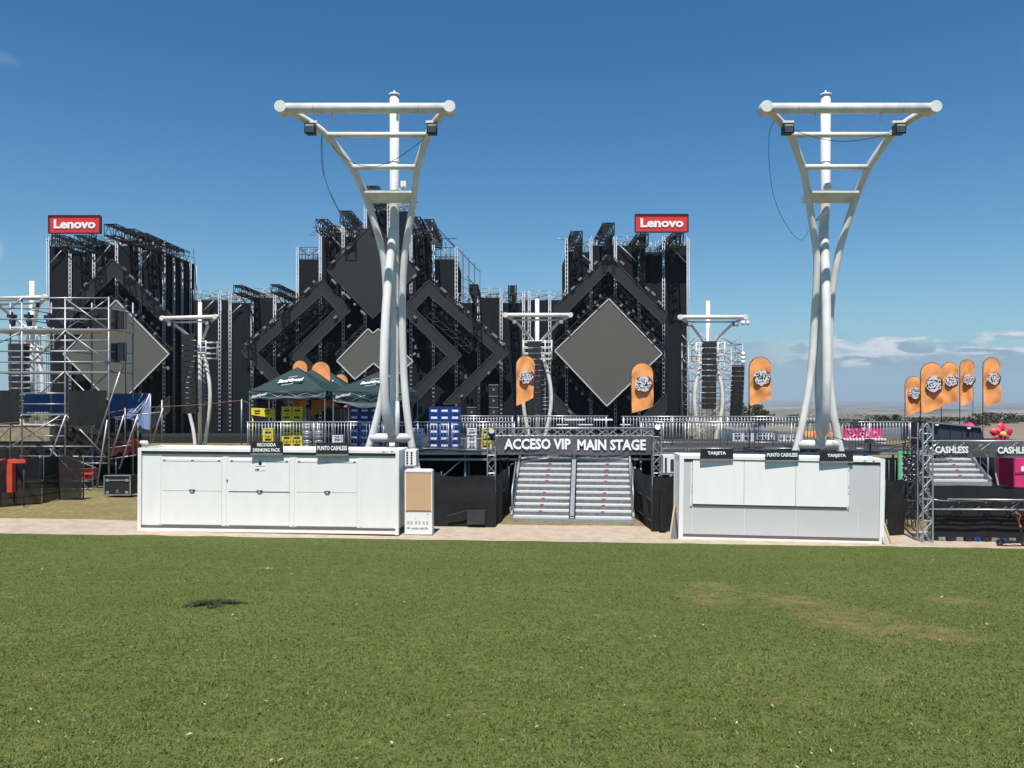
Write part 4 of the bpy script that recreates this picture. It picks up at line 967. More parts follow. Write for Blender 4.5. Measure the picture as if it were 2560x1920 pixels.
f2 = mesh_fence([b1, b2, b3, (XW(1694,25), 25.0)], ZW(1192, b2[1]), 'black cloth block between the metal stairs and the grey panelled kiosk')
g = MB().box(XW(1648,b2[1]-.1), XW(1665,b2[1]-.1), b2[1]-.2, b2[1]-.12, .0, 1.3); g.build('black_flap', M_blk, f2, True)
mesh_fence([atg(2216,1340), atg(2262,1338)], ZW(1196, 25), 'black cloth panel between the grey panelled kiosk and silver gate')
d1 = atg(2326,1352); 
f3 = mesh_fence([d1, (XW(2800, d1[1]), d1[1])], ZW(1216, d1[1]), 'long black cloth fence behind the silver cashless gate', waves=.012)
cx0 = atg(-40,1272); c0 = atg(32,1266); c1 = atg(105,1259); c2_ = atg(146,1250); c3 = atg(205,1250)
f4 = mesh_fence([cx0, c0, c1, c2_, c3], None, 'black see through cloth fence in front of the scaffold tower', M_mesh, hgt=1.66, waves=.02)
mesh_fence([(-6.2, 28.9), (-2.6, 28.9)], 1.35, 'black cloth hanging in the shade behind the air conditioner', waves=.03)
# blue and grey foot weights at the cashless gate
for i in range(10):
    X_ = XW(2345+i*22, 23.6); r_ = MB().box(X_, X_+.2, 23.55, 23.75, h(X_,23.6)+.004, h(X_,23.6)+.12).tube((X_+.1,23.53,h(X_,23.6)+.06),(X_+.1,23.56,h(X_,23.6)+.06),.03,8).build('ballast_block', M_blue if i in (4,7) else (M_black if i % 2 else M_galv))
    tag(r_, ['grey','black','grey','black','left blue','black','grey','right blue','grey','black'][i]+' ballast block number %s along the foot of the cashless fence' % ['one','two','three','four','five','six','seven','eight','nine','ten'][i], 'ballast block', 'ballast blocks under the cashless fence')

# ------------------------------------------------------------------ tents
def tent(xa, Yt, w_, peak, eave, label, logos=(), sag=0, low=False):
    root = thing('canopy_tent', (xa+w_/2, Yt+w_/2, ZD), label, 'tent', 'green pop up canopy tents')
    X0, X1, Y0, Y1 = xa, xa+w_, Yt, Yt+w_; cx, cy = xa+w_/2, Yt+w_/2
    cor = [(X0,Y0),(X1,Y0),(X1,Y1),(X0,Y1)]; roof = MB()
    for i in range(4):
        a, b = cor[i], cor[(i+1) % 4]
        def fn(u, v, a=a, b=b):
            ex, ey = lerp(a[0], b[0], u), lerp(a[1], b[1], u)
            x, y = lerp(ex, cx, v), lerp(ey, cy, v)
            z = lerp(eave, peak, v**1.08)-.05*math.sin(math.pi*u)*(1-v)+.012*noise.noise((x*4, y*4, 0))
            return (x, y, z)
        roof.grid(fn, 16, 12)
    rf = roof.build('roof', M_tent, root, True)
    val = MB(); hv = .38
    for i in range(4):
        a, b = cor[i], cor[(i+1) % 4]; ph = random.random()*9
        dx, dy = (b[0]-a[0])/w_, (b[1]-a[1])/w_
        def fv(u, v, a=a, b=b, ph=ph):
            off = .05*math.sin(v*9+u*2+ph)*v+.04*noise.noise((u*6, v*4, ph))
            z = eave+.004-v*hv-sag*math.sin(math.pi*u)*.3*v-.05*math.sin(math.pi*u)*(1-v)+.03*math.sin(u*17+ph)*v
            return (lerp(a[0], b[0], u)+dy*off, lerp(a[1], b[1], u)-dx*off, z)
        val.grid(fv, 30, 8)
    vl = val.build('valance', mat('green_canvas_valance', (.020,.055,.058), .6, var=.4, scale=5, stretch=(1,1,6), col2=(.008,.024,.026)), root, True)
    for (x, y) in cor: MB().box(x-.03 if x > cx else x, x+.03 if x < cx else x, y if y < cy else y-.04, y+.04 if y < cy else y, ZD, eave-.01).build('leg', M_galv, root, True)
    g = MB()
    for i in range(4):
        a, b = cor[i], cor[(i+1) % 4]
        for k in range(4):
            p = [Vector((lerp(a[0],b[0],(k+q)/4), lerp(a[1],b[1],(k+q)/4), 0)) for q in (0, 1)]
            g.tube(p[0]+UP*(eave-.1), p[1]+UP*(eave-.38), .012, 5).tube(p[0]+UP*(eave-.38), p[1]+UP*(eave-.1), .012, 5)
    g.build('folding_frame', M_galv, root, True)
    # lettering on front slope and on the right slope
    sl = Vector((0, cy-Y0, peak-eave)).normalized()
    o = Vector((cx+.0, Y0, eave))+sl*.62
    o = o+Vector((0,-.04,.05))
    tilt = Vector((1, 0, .10)).normalized()
    nrm = tilt.cross(sl)
    text_obj('SanMiguel', o, tilt, sl, 1.02, .32, M_txt, rf, True, bold=.03, shear=.25, extr=.01)
    ln = MB(); ln.prism([o+tilt*x+sl*y-nrm*0 for x, y in ((-.12,.27),(.22,.30),(.22,.32),(-.12,.29))], nrm*.01).prism([o+tilt*x+sl*y for x, y in ((-.3,-.29),(.15,-.25),(.15,-.23),(-.3,-.27))], nrm*.01)
    ln.build('small_print', M_txt, rf, True)
    o2 = Vector((X0+.42, Y0-.09, eave-.20)); text_obj('SanMiguel', o2, (1,0,.22), UP, .62, .13, M_txt, vl, True, bold=.03, shear=.25)
    return root
tent(-10.34, 31, 2.99, 5.35, 4.37, 'green canopy tent with full white name, leftmost and nearest of the row')
tent(-10.56, 34.2, 2.99, 5.35, 4.37, 'green canopy tent, second in the row behind the leftmost tent')
tent(-10.58, 37.3, 2.99, 5.42, 4.37, 'green canopy tent, third and farthest in the row behind the leftmost tent')
tent(-7.05, 31, 2.99, 5.13, 4.36, 'green canopy tent with sagging valance partly behind the left mast', sag=1)
# ------------------------------------------------------------------ feather flags
def flag(px, py_top, py_bot, wpx, Y, pole_bottom, label, logo=True, skew=0, drop=.2, lean=0, fold=0):
    s = Y/F; X_ = XW(px-wpx/2, Y); w_ = wpx*s; Hf = (py_bot-py_top)*s; zt = ZW(py_top, Y)
    root = thing('feather_flag', (X_, Y, pole_bottom), label, 'flag', 'orange feather flags on thin poles')
    def fn(u, v):      # u across, v from bottom to top
        # round top
        hl = Hf*(1-drop*u) # bottom edge rises to the right
        zb = zt-Hf+Hf*drop*u**1.3
        R_ = w_/2; top = zt-R_+math.sqrt(max(0, R_*R_-(u*w_-R_)**2))
        z = lerp(zb, top, v)+.05*math.sin(px)*u*(1-v)
        wob = .05*noise.noise((u*3+px*.1, v*5, px))+.03*math.sin(u*11+v*6+px)*(1-v)+fold*.12*math.sin(math.pi*v)*math.sin(u*3)*(1-v)
        x = X_+u*w_*(1-fold*.22*(1-v))+lean*(1-v)*0+skew*(z-zt)*u*.1
        return (x, Y+.05*math.sin(u*5+z*3)*(1-v)**.5+wob, z)
    MB().grid(lambda u, v: fn((1-math.cos(math.pi*u))/2, v), 14, 14).build('cloth', M_orange, root)
    root.children[0].location = (-X_, -Y, -pole_bottom) if False else (0,0,0)
    # rebuild in root space
    me = root.children[0].data
    for q in me.vertices: q.co = q.co-Vector((X_, Y, pole_bottom))
    pp = [(X_-.012, Y+.03, pole_bottom), (X_-.012, Y+.03, zt-w_/2-.1)]+[(X_+w_/2-(w_/2+.012)*math.cos(a), Y+.03, zt-w_/2+(w_/2+.012)*math.sin(a)) for a in np.linspace(0, 2.8, 14)]
    MB().path(pp, [.018]*2+[.014]*14, 6).build('pole', M_dgal, root, True)
    MB().box(X_-.2, X_+.2, Y-.1, Y+.2, pole_bottom, pole_bottom+.05).build('base', M_black, root, True)
    if logo:
        rr = random.Random(int(px)); c = Vector((X_+w_*.53, Y-.075, zt-Hf*.42)); Rg = w_*.36
        def blobp(cx, cz, r, n, yo, j=.18, sx=1, sz=1):
            return [Vector((cx+math.cos(2*math.pi*k/n)*r*sx*(1+rr.uniform(-j, j)), c.y+yo, cz+math.sin(2*math.pi*k/n)*r*sz*(1+rr.uniform(-j, j)))) for k in range(n)]
        a = MB(); a.prism(blobp(c.x+.035, c.z-.03, Rg*1.12, 18, .012, .10), (0,.004,0)); a.build('logo_shadow', M_maroon, root, True)
        a = MB(); a.prism(blobp(c.x, c.z, Rg, 20, .004, .16), (0,.004,0)); a.build('logo', mat('emblem_white', (.60,.59,.60), .7, var=.15, scale=9), root, True)
        a = MB()
        for row, (nn, zz_) in enumerate(((4,.52),(5,.18),(5,-.16),(4,-.52))):
            for k in range(nn):
                xx = (k-(nn-1)/2)*.42*Rg+rr.uniform(-.03,.03); z_ = c.z+zz_*Rg+xx*.12+rr.uniform(-.02,.02); an = rr.uniform(-1.2,1.2); ll = Rg*rr.uniform(.10,.24); tt = Rg*rr.uniform(.04,.09)
                ux, uz = math.cos(an), math.sin(an)
                a.prism([Vector((c.x+xx+ux*p*ll-uz*q*tt, c.y-.003, z_+uz*p*ll+ux*q*tt)) for p, q in ((-1,-1),(1,-.6),(1,.6),(-.8,1))], (0,.004,0))
        for k in range(3): a.prism(blobp(c.x+rr.uniform(-.8,.8)*Rg, c.z+rr.uniform(-.7,.7)*Rg, Rg*.12, 6, -.004, .5), (0,.004,0))
        a.build('logo_marks', M_blk, root, True)
    return root
zdk = ZD
flag(750, 902, 1040, 36, 36.2, zdk, 'orange round topped flag peeking above the leftmost green tent', False)
flag(802, 905, 1040, 46, 34.4+1.6, zdk, 'orange flag top rising between the two rear green tents', False)
flag(852, 936, 1040, 34, 40.6, zdk, 'lowest orange flag top at the right edge of the rear green tents', False)
flag(1314, 890, 1014, 46, 30.4, zdk, 'orange logo flag before the mast between centre stage and right tower', drop=.14, fold=.4)
flag(1606, 908, 1032, 54, 30.2, zdk, 'orange logo flag before the lower right of the right diamond screen', drop=.14)
flag(1901, 893, 1014, 54, 30.2, zdk, 'orange logo flag standing alone between lattice tower and right mast', drop=.16)
flag(2284, 942, 1038, 40, 36, zdk-.4, 'smallest orange logo flag, leftmost of the right hand group', drop=.12)
flag(2330, 907, 1034, 54, 29.5, zdk-.4, 'widest orange logo flag, second from left in the right hand group', drop=.16)
flag(2375, 906, 1012, 40, 33, zdk-.4, 'orange logo flag tucked behind the widest flag at right', drop=.1)
flag(2419, 900, 1016, 36, 34, zdk-.4, 'narrow folded orange logo flag, second from right', drop=.12, fold=1)
flag(2480, 894, 1018, 42, 32, zdk-.4, 'rightmost orange logo flag above the red flower', drop=.14)
# ------------------------------------------------------------------ crates
def crate_proto(m, cat, label):
    w_, d_, h_ = .40, .30, .27
    root = thing('drinks_crate', (0,0,0), label, 'crate')
    b = MB(); t = .015
    for (x0,x1,y0,y1) in ((-w_/2,w_/2,-d_/2,-d_/2+t),(-w_/2,w_/2,d_/2-t,d_/2),(-w_/2,-w_/2+t,-d_/2+t,d_/2-t),(w_/2-t,w_/2,-d_/2+t,d_/2-t)): b.box(x0,x1,y0,y1,0,h_)
    b.box(-w_/2+t, w_/2-t, -d_/2+t, d_/2-t, 0.002, .02); b.build('case', m, root)
    MB().box(-w_/2-.008, w_/2+.008, -d_/2-.008, -d_/2-.0005, h_-.035, h_-.004).box(-w_/2-.008, w_/2+.008, -d_/2-.008, -d_/2-.0005, .004, .03).build('rim', m, root)
    MB().box(-.07, .07, -d_/2-.004, -d_/2-.0005, h_-.075, h_-.05).build('hand_hole', M_blk, root)
    MB().box(-.12, .12, -d_/2-.004, -d_/2-.0005, .07, .15).build('print', M_blk if m is M_yel else (M_txt if m is M_blue else M_galv), root)
    return root
ORD = ['bottom','second from bottom','third from bottom','fourth from bottom','fifth from bottom','sixth from bottom','seventh from bottom']
def stack(m, cname, px0, Y, cols, rows, z0, desc, grp, colnames, wpx=None):
    first = None
    for c_ in range(cols):
        for r_ in range(rows if isinstance(rows, int) else rows[c_]):
            lab = '%s crate, %s, %s of %s' % (cname, ORD[r_].replace('third from bottom','third up').replace('fourth from bottom','fourth up').replace('fifth from bottom','fifth up').replace('sixth from bottom','topmost').replace('second from bottom','second up'), colnames[c_], desc)
            key = 'P_'+cname
            if key not in PROTO: o = crate_proto(m, 'crate', lab); PROTO[key] = o
            else: o = copy_tree(PROTO[key])
            o['label'] = lab; o['group'] = grp
            o.location = (XW(px0, Y)+.21+c_*.42+random.uniform(-.01,.01), Y+.2+random.uniform(-.015,.015), z0+r_*.275)
            o.rotation_euler = (0,0,random.uniform(-.03,.03))
PROTO = {}
M_whp = mat('white_plastic_crate', (.72,.72,.74), .5, var=.1, scale=9)
stack(M_yel, 'yellow', 703, 31.6, 2, 6, ZD+.0, 'tall yellow pile', 'yellow crates piled on the deck', ['left column','right column'])
stack(M_yel, 'yellow', 655, 30.4, 1, 3, ZD, 'short yellow pile at far left', 'yellow crates piled on the deck', ['only column'])
stack(M_yel, 'yellow', 1203, 30.6, 1, 3, ZD, 'yellow pile beside the stair gate', 'yellow crates piled on the deck', ['only column'])
stack(M_blue, 'blue', 1071, 31.2, 3, 6, ZD, 'wide blue pile left of the stair gate', 'blue crates piled on the deck', ['left column','middle column','right column'])
stack(M_blue, 'blue', 872, 31.8, 3, 6, ZD, 'blue pile behind the left mast leg', 'blue crates piled on the deck', ['left column','middle column','right column'])
stack(M_whp, 'white', 829, 30.4, 1, 2, ZD, 'white pile under the rear green tents', 'white crates on the deck', ['only column'])
stack(M_whp, 'white', 1030, 30.4, 1, 3, ZD, 'white pile right of the left mast', 'white crates on the deck', ['only column'])
stack(M_whp, 'white', 1166, 30.4, 1, 3, ZD, 'white pile between blue and yellow piles', 'white crates on the deck', ['only column'])
# keg racks behind the railing (silver)
for i, px in enumerate((768, 797)):
    for k in range(3):
        Yq = 31; X_ = XW(px, Yq); z = ZD+k*.36
        r_ = thing('beer_keg', (X_, Yq, z), 'silver beer keg, %s of the %s pile under the green tents' % (('lowest','middle','topmost')[k], ('left','right')[i]), 'keg', 'silver kegs piled on the deck')
        MB().path([(X_,Yq,z+.01),(X_,Yq,z+.04),(X_,Yq,z+.08),(X_,Yq,z+.26),(X_,Yq,z+.30),(X_,Yq,z+.345)], [.16,.18,.175,.175,.18,.16], 14).build('barrel', M_alu, r_, True)
        MB().tube((X_,Yq,z+.1),(X_,Yq,z+.13),.19,14).tube((X_,Yq,z+.21),(X_,Yq,z+.24),.19,14).build('hoop', M_galv, r_, True)
# tall yellow counter at left under the tent
Yq = 33; r_ = thing('yellow_bar_header', P(665,1045,Yq), 'yellow header panel with dark print under the leftmost tent', 'panel')
MB().prism([P(628,1020,Yq),P(628,1037,Yq),P(684,1045,Yq),P(684,1022,Yq)][::-1], (0,.2,0)).build('panel', M_yel, r_, True)
g = MB()
for x in (643, 668): g.cbox(P(x,1027,Yq-.01), .25, .01, .05).cbox(P(x,1033,Yq-.01), .2, .01, .04)
g.build('print', M_blk, r_, True)
MB().tube(P(687,1018,Yq), P(687,1060,Yq), .04, 6).tube(P(632,1035,Yq+.1), P(632,1115,Yq+.1), .03, 6).build('post', M_yel, r_, True)
r_ = thing('bar_fridge', P(950,1100,36), 'dark drinks fridge with orange header under the green tents', 'fridge')
Yq = 34; MB().box(XW(832,Yq), XW(866,Yq), Yq, Yq+.7, ZD, ZW(1018,Yq)).build('case', M_black, r_, True)
MB().box(XW(829,Yq), XW(853,Yq), Yq-.05, Yq+.02, ZW(1017,Yq), ZW(1006,Yq)).box(XW(857,Yq), XW(867,Yq), Yq-.05, Yq+.02, ZW(1017,Yq), ZW(1006,Yq)).build('header', M_orange, r_, True)
MB().box(XW(835,Yq), XW(858,Yq), Yq-.02, Yq-.002, ZW(1060,Yq), ZW(1022,Yq)).build('glass_door', M_glass, r_, True)
r_.location = (XW(849,Yq), Yq, ZD)
for ch in r_.children: ch.location = (0,0,0)
o_ = Vector((XW(849,Yq), Yq, ZD))-P(950,1100,36)
for ch in r_.children:
    for q in ch.data.vertices: q.co = q.co-o_

# ------------------------------------------------------------------ scaffold tower at left
Ys = 33.0
def PS(px, py, d=0): return P(px, py, Ys+d)
SCF = thing('scaffold_tower', (XW(110,Ys), Ys, h(-19,Ys)), 'large grey tube scaffold tower at the left edge of the picture', 'scaffold tower')
zg = h(-18, Ys)
for d in (0, 2.1):
    for px in ((-54, 55, 163, 272) if d == 0 else (-54, 55, 163, 272)):
        top = 745 if px > 0 else 745
        X_ = XW(px, Ys)
        MB().tube((X_, Ys+d, zg-.02), (X_, Ys+d, ZW(top, Ys)+.05), .034, 8).build('standard', M_galv, SCF)
        ch = SCF.children[-1]
for ch in SCF.children:
    pass
def fixworld(root):
    o = root.location
    for ch in root.children:
        if ch.data and not ch.get('fx'):
            ch['fx'] = 1
            for q in ch.data.vertices: q.co = q.co-o
fixworld(SCF)
for i, py in enumerate([745, 771, 798, 823, 851, 878, 905, 930]):
    for d in (0, 2.1):
        MB().tube(PS(-60,py,d), PS(274,py,d), .030, 7).build('ledger', M_galv, SCF, True)
for py in (957, 983, 1010, 1037, 1064, 1090, 1116):
    MB().tube(PS(-60 if py in (1116,) else 55,py), PS(165 if py < 1110 else 240,py), .026, 7).build('ledger', M_galv, SCF, True)
for py in (957, 1010, 1064, 1116): MB().tube(PS(55,py,2.1), PS(165,py,2.1), .026, 6).build('ledger', M_galv, SCF, True)
for py in (771, 798, 878, 905, 930):
    for px in (55, 163, 272): MB().tube(PS(px,py), (XW(px,Ys), Ys+2.1, ZW(py,Ys)), .028, 6).build('transom', M_galv, SCF, True)
for a in (((163,746),(265,820)),((163,826),(272,905)),((163,930),(270,1037)),((165,1037),(266,1143)),((165,825),(110,880)),((55,745),(22,775)),((160,930),(100,985)),((-40,878),(50,830)),((55,1037),(0,1095)),((163,1140),(240,1170)),((125,1122),(228,1230))):
    MB().tube(PS(*a[0],-.06), PS(*a[1],-.06), .028, 7).build('diagonal_brace', M_galv, SCF, True)
for a in (((163,825),(55,930)),((272,745),(163,825)),((272,930),(163,1037)),((55,1064),(163,1140))):
    MB().tube(PS(*a[0],2.16), PS(*a[1],2.16), .024, 6).build('diagonal_brace', M_galv, SCF, True)
MB().box(XW(-60,Ys), XW(276,Ys), Ys-.05, Ys+2.15, ZW(826,Ys), ZW(822,Ys)).build('platform_boards', M_alu, SCF, True)
MB().box(XW(-60,Ys), XW(272,Ys), Ys-.05, Ys+2.15, ZW(932,Ys), ZW(929,Ys)).build('platform_boards', M_alu, SCF, True)
MB().box(XW(55,Ys), XW(165,Ys), Ys-.08, Ys+2.1, ZW(1038,Ys), ZW(1035,Ys)).build('platform_boards', M_alu, SCF, True)
def cloth(root, px0, px1, py0, py1, d, m=M_mesh2, name='black_cloth'):
    MB().grid(lambda u, v: tuple(P(lerp(px0,px1,u), lerp(py1,py0,v), Ys+d)+Vector((0, .03*math.sin(u*17+v), 0))), 24, 6).build(name, m, root, True)
cloth(SCF, 222, 271, 774, 820, 1.95, name='dark_cloth'); cloth(SCF, -60, 50, 976, 1062, -.12); cloth(SCF, 172, 268, 976, 1064, -.12)
# raking stays on the right side of the tower
for a, b in (((310,1037),(278,1140)),((345,1037),(298,1172)),((375,985),(330,1085)),((408,1020),(380,1105)),((300,930),(240,1110)),((268,1050),(242,1220)),((165,1037),(110,1185)),((150,1040),(20,1120))):
    MB().tube(PS(*a,-.3), PS(*b,-.3), .034, 8).build('raking_stay', M_galv, SCF, True)
for px, y0, y1 in ((345,1040,1130),(376,985,1110),(232,1122,1245),(290,1147,1185),(100,1135,1240),(313,1020,1105),(405,1000,1105)):
    MB().tube(PS(px,y0,.6), PS(px,y1 if y1 != 1245 else 1243,.6), .03, 7).build('stay_post', M_galv, SCF, True)
for a, b in (((0,1116),(240,1116)),((50,1140),(268,1142)),((120,1203),(232,1203)),((200,1158),(268,1158)),((62,1222),(262,1222)),((62,1229),(262,1229)),((275,1045),(405,1030)),((270,1148),(340,1138)),((275,1120),(330,1112))):
    MB().tube(PS(*a,.3), PS(*b,.3), .026, 6).build('low_ledger', M_galv, SCF, True)
for i, a in enumerate(((30,790),(72,790),(122,792),(215,790),(240,786))):
    c = PS(*a, .9); r_ = thing('moving_head_lamp', c, ['first','second','third','fourth','fifth'][i]+' black moving head lamp from the left hanging in the scaffold tower', 'stage lamp', 'black stage lamps hanging in the scaffold')
    MB().box(c.x-.14, c.x+.14, c.y-.14, c.y+.14, c.z-.08, c.z+.06).box(c.x-.04, c.x+.04, c.y-.03, c.y+.03, c.z+.06, c.z+.16).build('yoke_base', M_black, r_, True)
    MB().path([c+Vector((0,0,-.10)), c+Vector((.02,0,-.22)), c+Vector((.08,-.05,-.42))], [.10,.13,.09], 10).build('lamp_head', M_black, r_, True)
r_ = thing('speaker_column', PS(294,900,.5), 'pair of dark upright speaker columns clamped to the right side of the scaffold tower', 'loudspeaker')
for px, ya_, yb_ in ((284,775,822),(301,778,822),(284,858,904),(301,856,902)): MB().box(XW(px-7,Ys+.5), XW(px+7,Ys+.5), Ys+.5, Ys+.8, ZW(yb_,Ys+.5), ZW(ya_,Ys+.5)).build('cabinet', M_black, r_, True)
MB().tube(PS(312,770,.5), PS(316,1100,.5), .025, 6).path(catmull([PS(265,900,.4), PS(275,925,.4), PS(300,932,.4), PS(310,912,.4)],4), .02, 5).build('cable', M_black, r_, True)
# blue tarpaulin roof
r_ = thing('tarpaulin', PS(320,1030,1.5), 'creased blue and silver tarpaulin stretched beside the scaffold tower', 'tarpaulin')
MB().grid(lambda u, v: tuple(PS(lerp(275,375,u)-15*v*0, lerp(1036,985,v)+6*math.sin(u*9)*(1-v), .8+1.6*v)+Vector((0,0,-.5*u*(1-v)*1.2))) , 20, 10).build('sheet', M_tarp, r_, True)
MB().grid(lambda u, v: tuple(PS(lerp(60,160,u), lerp(1030,985,v), 2.3+.8*v)), 16, 6).build('sheet', M_tarp, r_, True)
MB().tube(PS(275,985,2.4), PS(377,985,2.4), .03, 6).tube(PS(375,985,2.4), PS(330,1035,.8), .03, 6).build('edge_tube', M_galv, r_, True)
# brown container / truck behind scaffold, bins, cases
r_ = thing('red_barrel', (XW(10,31), 31, h(-19,31)), 'red box with a bright red top bar at the far left edge', 'box')
MB().box(XW(4,27.6), XW(30,27.6), 27.6, 27.9, ZW(1231,27.6), ZW(1159,27.6)).build('box', M_redb, r_, True)
MB().box(XW(-30,27.6), XW(62,27.6), 27.62, 27.7, ZW(1158,27.6), ZW(1148,27.6)).build('top_bar', mat('red_bar', (.60,.07,.04), .5, var=.2), r_, True)
MB().tube(P(2,1158,27.75), P(2,1270,27.75), .025, 6).tube(P(60,1152,27.75), P(60,1268,27.75), .025, 6).build('post', M_dgal, r_, True)
for i, (a, b) in enumerate(((142, 198), (202, 232))):
    Yq = 33.6; r_ = thing('red_crate', P((a+b)/2, 1200, Yq), ['wide dark red crate on the shelf under the scaffold tower','short bright red crate on the shelf under the scaffold tower'][i], 'crate')
    MB().box(XW(a,Yq), XW(b,Yq), Yq, Yq+.4, ZW(1200,Yq), ZW(1174,Yq)).build('case', mat('dark_red_plastic', (.26,.03,.015), .5) if i == 0 else M_redb, r_, True)
    MB().box(XW(a-1,Yq), XW(b+1,Yq), Yq-.03, Yq+.43, ZW(1177,Yq), ZW(1172,Yq)).build('rim', M_redb, r_, True)
    MB().box(XW((a+b)/2-4,Yq), XW((a+b)/2+4,Yq), Yq-.005, Yq-.001, ZW(1192,Yq), ZW(1188,Yq)).build('hand_hole', M_blk, r_, True)
r_ = thing('flight_case', (XW(293,30.6), 30.6, h(-15,30.6)), 'black flight case with silver edges on the dry grass by the long kiosk', 'flight case')
Yq = 30.6; z0, z1 = ZW(1241,Yq), ZW(1189,Yq); xa, xb = XW(261,Yq), XW(326,Yq)
MB().box(xa, xb, Yq, Yq+.6, z0+.06, z1).build('body', M_black, r_, True)
g = MB()
for (a, b) in (((xa,z0+.06),(xb,z0+.06)),((xa,z1),(xb,z1)),((xa,z0+.06),(xa,z1)),((xb,z0+.06),(xb,z1)),((xa,z1-.18),(xb,z1-.18))): g.bar((a[0],Yq-.01,a[1]),(b[0],Yq-.01,b[1]),.035,.035)
g.build('metal_edge', M_alu, r_, True)
g = MB()
for (x, z) in ((xa+.13,z1-.18),(xb-.13,z1-.18),(xa+.13,z0+.16),(xb-.13,z0+.16)): g.cbox((x,Yq-.02,z), .12, .02, .10)
g.tube(((xa+xb)/2,Yq-.02,z0+.23),((xa+xb)/2,Yq-.002,z0+.23),.035,12).box((xa+xb)/2-.09,(xa+xb)/2+.09,Yq-.01,Yq-.002,z0+.14,z0+.155)
g.build('latch', M_alu, r_, True)
for x in (xa+.12, xb-.12): MB().tube((x,Yq+.1,z0+.03),(x+.03,Yq+.1,z0+.03),.035,10).build('castor', M_blk, r_, True)
# brick wall seen below the left mast (pale low wall behind the scaffold)
r_ = thing('stone_wall', (-26, 45, h(-20,45)), 'pale brown rough wall behind the scaffold tower at far left', 'wall')
xw0, xw1 = XW(-60,45), XW(124,45)
MB().box(xw0, xw1, 45, 45.6, ZW(1103,45), ZW(1064,45)).build('wall', mat('rough_wall', (.30,.24,.16), .9, var=.4, scale=3, bump=.3, bscale=9), r_, True)
MB().box(xw0, xw1, 45.05, 45.55, h(-20,45)-.4, ZW(1103,45)-.002).build('footing', M_blk, r_, True)
MB().box(xw0-.1, xw1+.1, 44.95, 45.7, ZW(1064,45)+.002, ZW(1061,45)).build('coping', M_contg, r_, True)
r_ = thing('backstage_cloth_wall', (XW(180,38), 38, h(-20,38)), 'long black cloth wall behind the scaffold tower with a red sheet hung over it', 'cloth wall')
def bw(u, v): x = lerp(XW(-50,38), XW(352,38), u); return (x, 38+.08*math.sin(u*70)+.1*noise.noise((u*20,v*3,1)), lerp(h(x,38)-.05, ZW(1112-30*min(1,max(0,(u-.45)*12)),38)+.15*noise.noise((u*9,0,2)), v))
MB().grid(bw, 90, 6).build('cloth', M_mesh2, r_, True)
MB().grid(lambda u, v: (lerp(XW(318,37.7), XW(350,37.7), u), 37.7+.05*math.sin(u*9), lerp(ZW(1128,37.7)-.3*u, ZW(1105,37.7)+.15*math.sin(u*3), v)), 20, 6).build('red_sheet', M_redb, r_, True)
MB().grid(lambda u, v: (lerp(XW(275,37.8), XW(325,37.8), u), 37.8+.05*math.sin(u*9), lerp(ZW(1140,37.8), ZW(1095,37.8)-.3*(1-u), v)), 20, 6).build('dark_red_sheet', mat('dark_red_cloth', (.06,.008,.01), .9, var=.4), r_, True)
r_ = thing('backstage_shed', (XW(120,46), 46, -.7), 'low dark backstage container behind the scaffold tower', 'container')
MB().box(XW(60,46), XW(255,46), 46, 48, -.8, ZW(1150,46)).build('body', M_blk, r_, True)
g = MB()
for i in range(16): g.box(XW(62+i*12,46), XW(66+i*12,46), 45.95, 45.999, -.7, ZW(1154,46))
g.build('rib', M_black, r_, True)
r_ = thing('orange_rope', PS(30,1050,-.5), 'thin orange rope strung from the scaffold to the green tents', 'rope')
MB().path(catmull([PS(-20,1060,-.5), P(200,1045,33), P(330,1022,33), P(495,1012,33), P(604,1002,31.5), P(624,1018,31.5)], 6), .009, 5).build('rope', mat('rope', (.30,.18,.10), .8), r_, True)
MB().tube(P(604,998,31.5), P(604,1112,31.5), .03, 6).build('post', M_galv, r_, True)

# ------------------------------------------------------------------ right hand side
Yr = 30.5
S2 = thing('staircase', (XW(2400,28.2), 28.2, ZW(1212,28.2)), 'short flight of silver stairs behind the cashless gate', 'stairs', rot=(0,0,R(-3)))
stairs(S2, 2.05, 5, .17, .28, mid=False)
for s in (-1, 1):
    MB().prism([(s*1.22,0,0),(s*1.22,1.5,.9),(s*1.22,1.5,1.15),(s*1.22,.05,1.0)], (s*.05,0,0)).build('side_panel', M_navy, S2)
    MB().bar((s*1.25,-.12,0),(s*1.25,.35,1.1), .05,.07).build('side_frame', M_galv, S2)
MB().box(-1.4, 1.6, -.1, 1.6, -1.2, -.02).build('substructure', M_blk, S2)
r_ = thing('navy_bar_container', (XW(2390,31.5), 31.5, ZD-.3), 'dark navy container with lamps on its roof edge behind the cashless gate', 'container')
MB().prism([P(2322,1097,31.5),P(2462,1100,31.5),P(2452,1070,31.5),P(2322,1056,31.5)], (0,2,0)).build('body', M_navy, r_, True)
g = MB()
for px in (2345, 2375, 2405, 2432): g.box(XW(px,31.5), XW(px+1.5,31.5), 31.46, 31.495, ZW(1096,31.5), ZW(1070,31.5))
g.build('panel_rib', M_dgal, r_, True)
MB().bar(P(2320,1055,31.45), P(2455,1068,31.45), .1, .06).build('roof_edge', M_galv, r_, True)
for px, py in ((2342,1063),(2422,1071)): MB().path([P(px,py-2,31.4), P(px,py+2,31.4)], .07, 8).build('wall_lamp', M_white, r_, True)
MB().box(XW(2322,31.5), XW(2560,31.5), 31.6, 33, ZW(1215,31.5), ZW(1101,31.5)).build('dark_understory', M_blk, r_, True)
r_ = thing('magenta_booth', (XW(2540,28.6), 28.6, -.2), 'magenta booth with door and white sign at the right edge', 'booth')
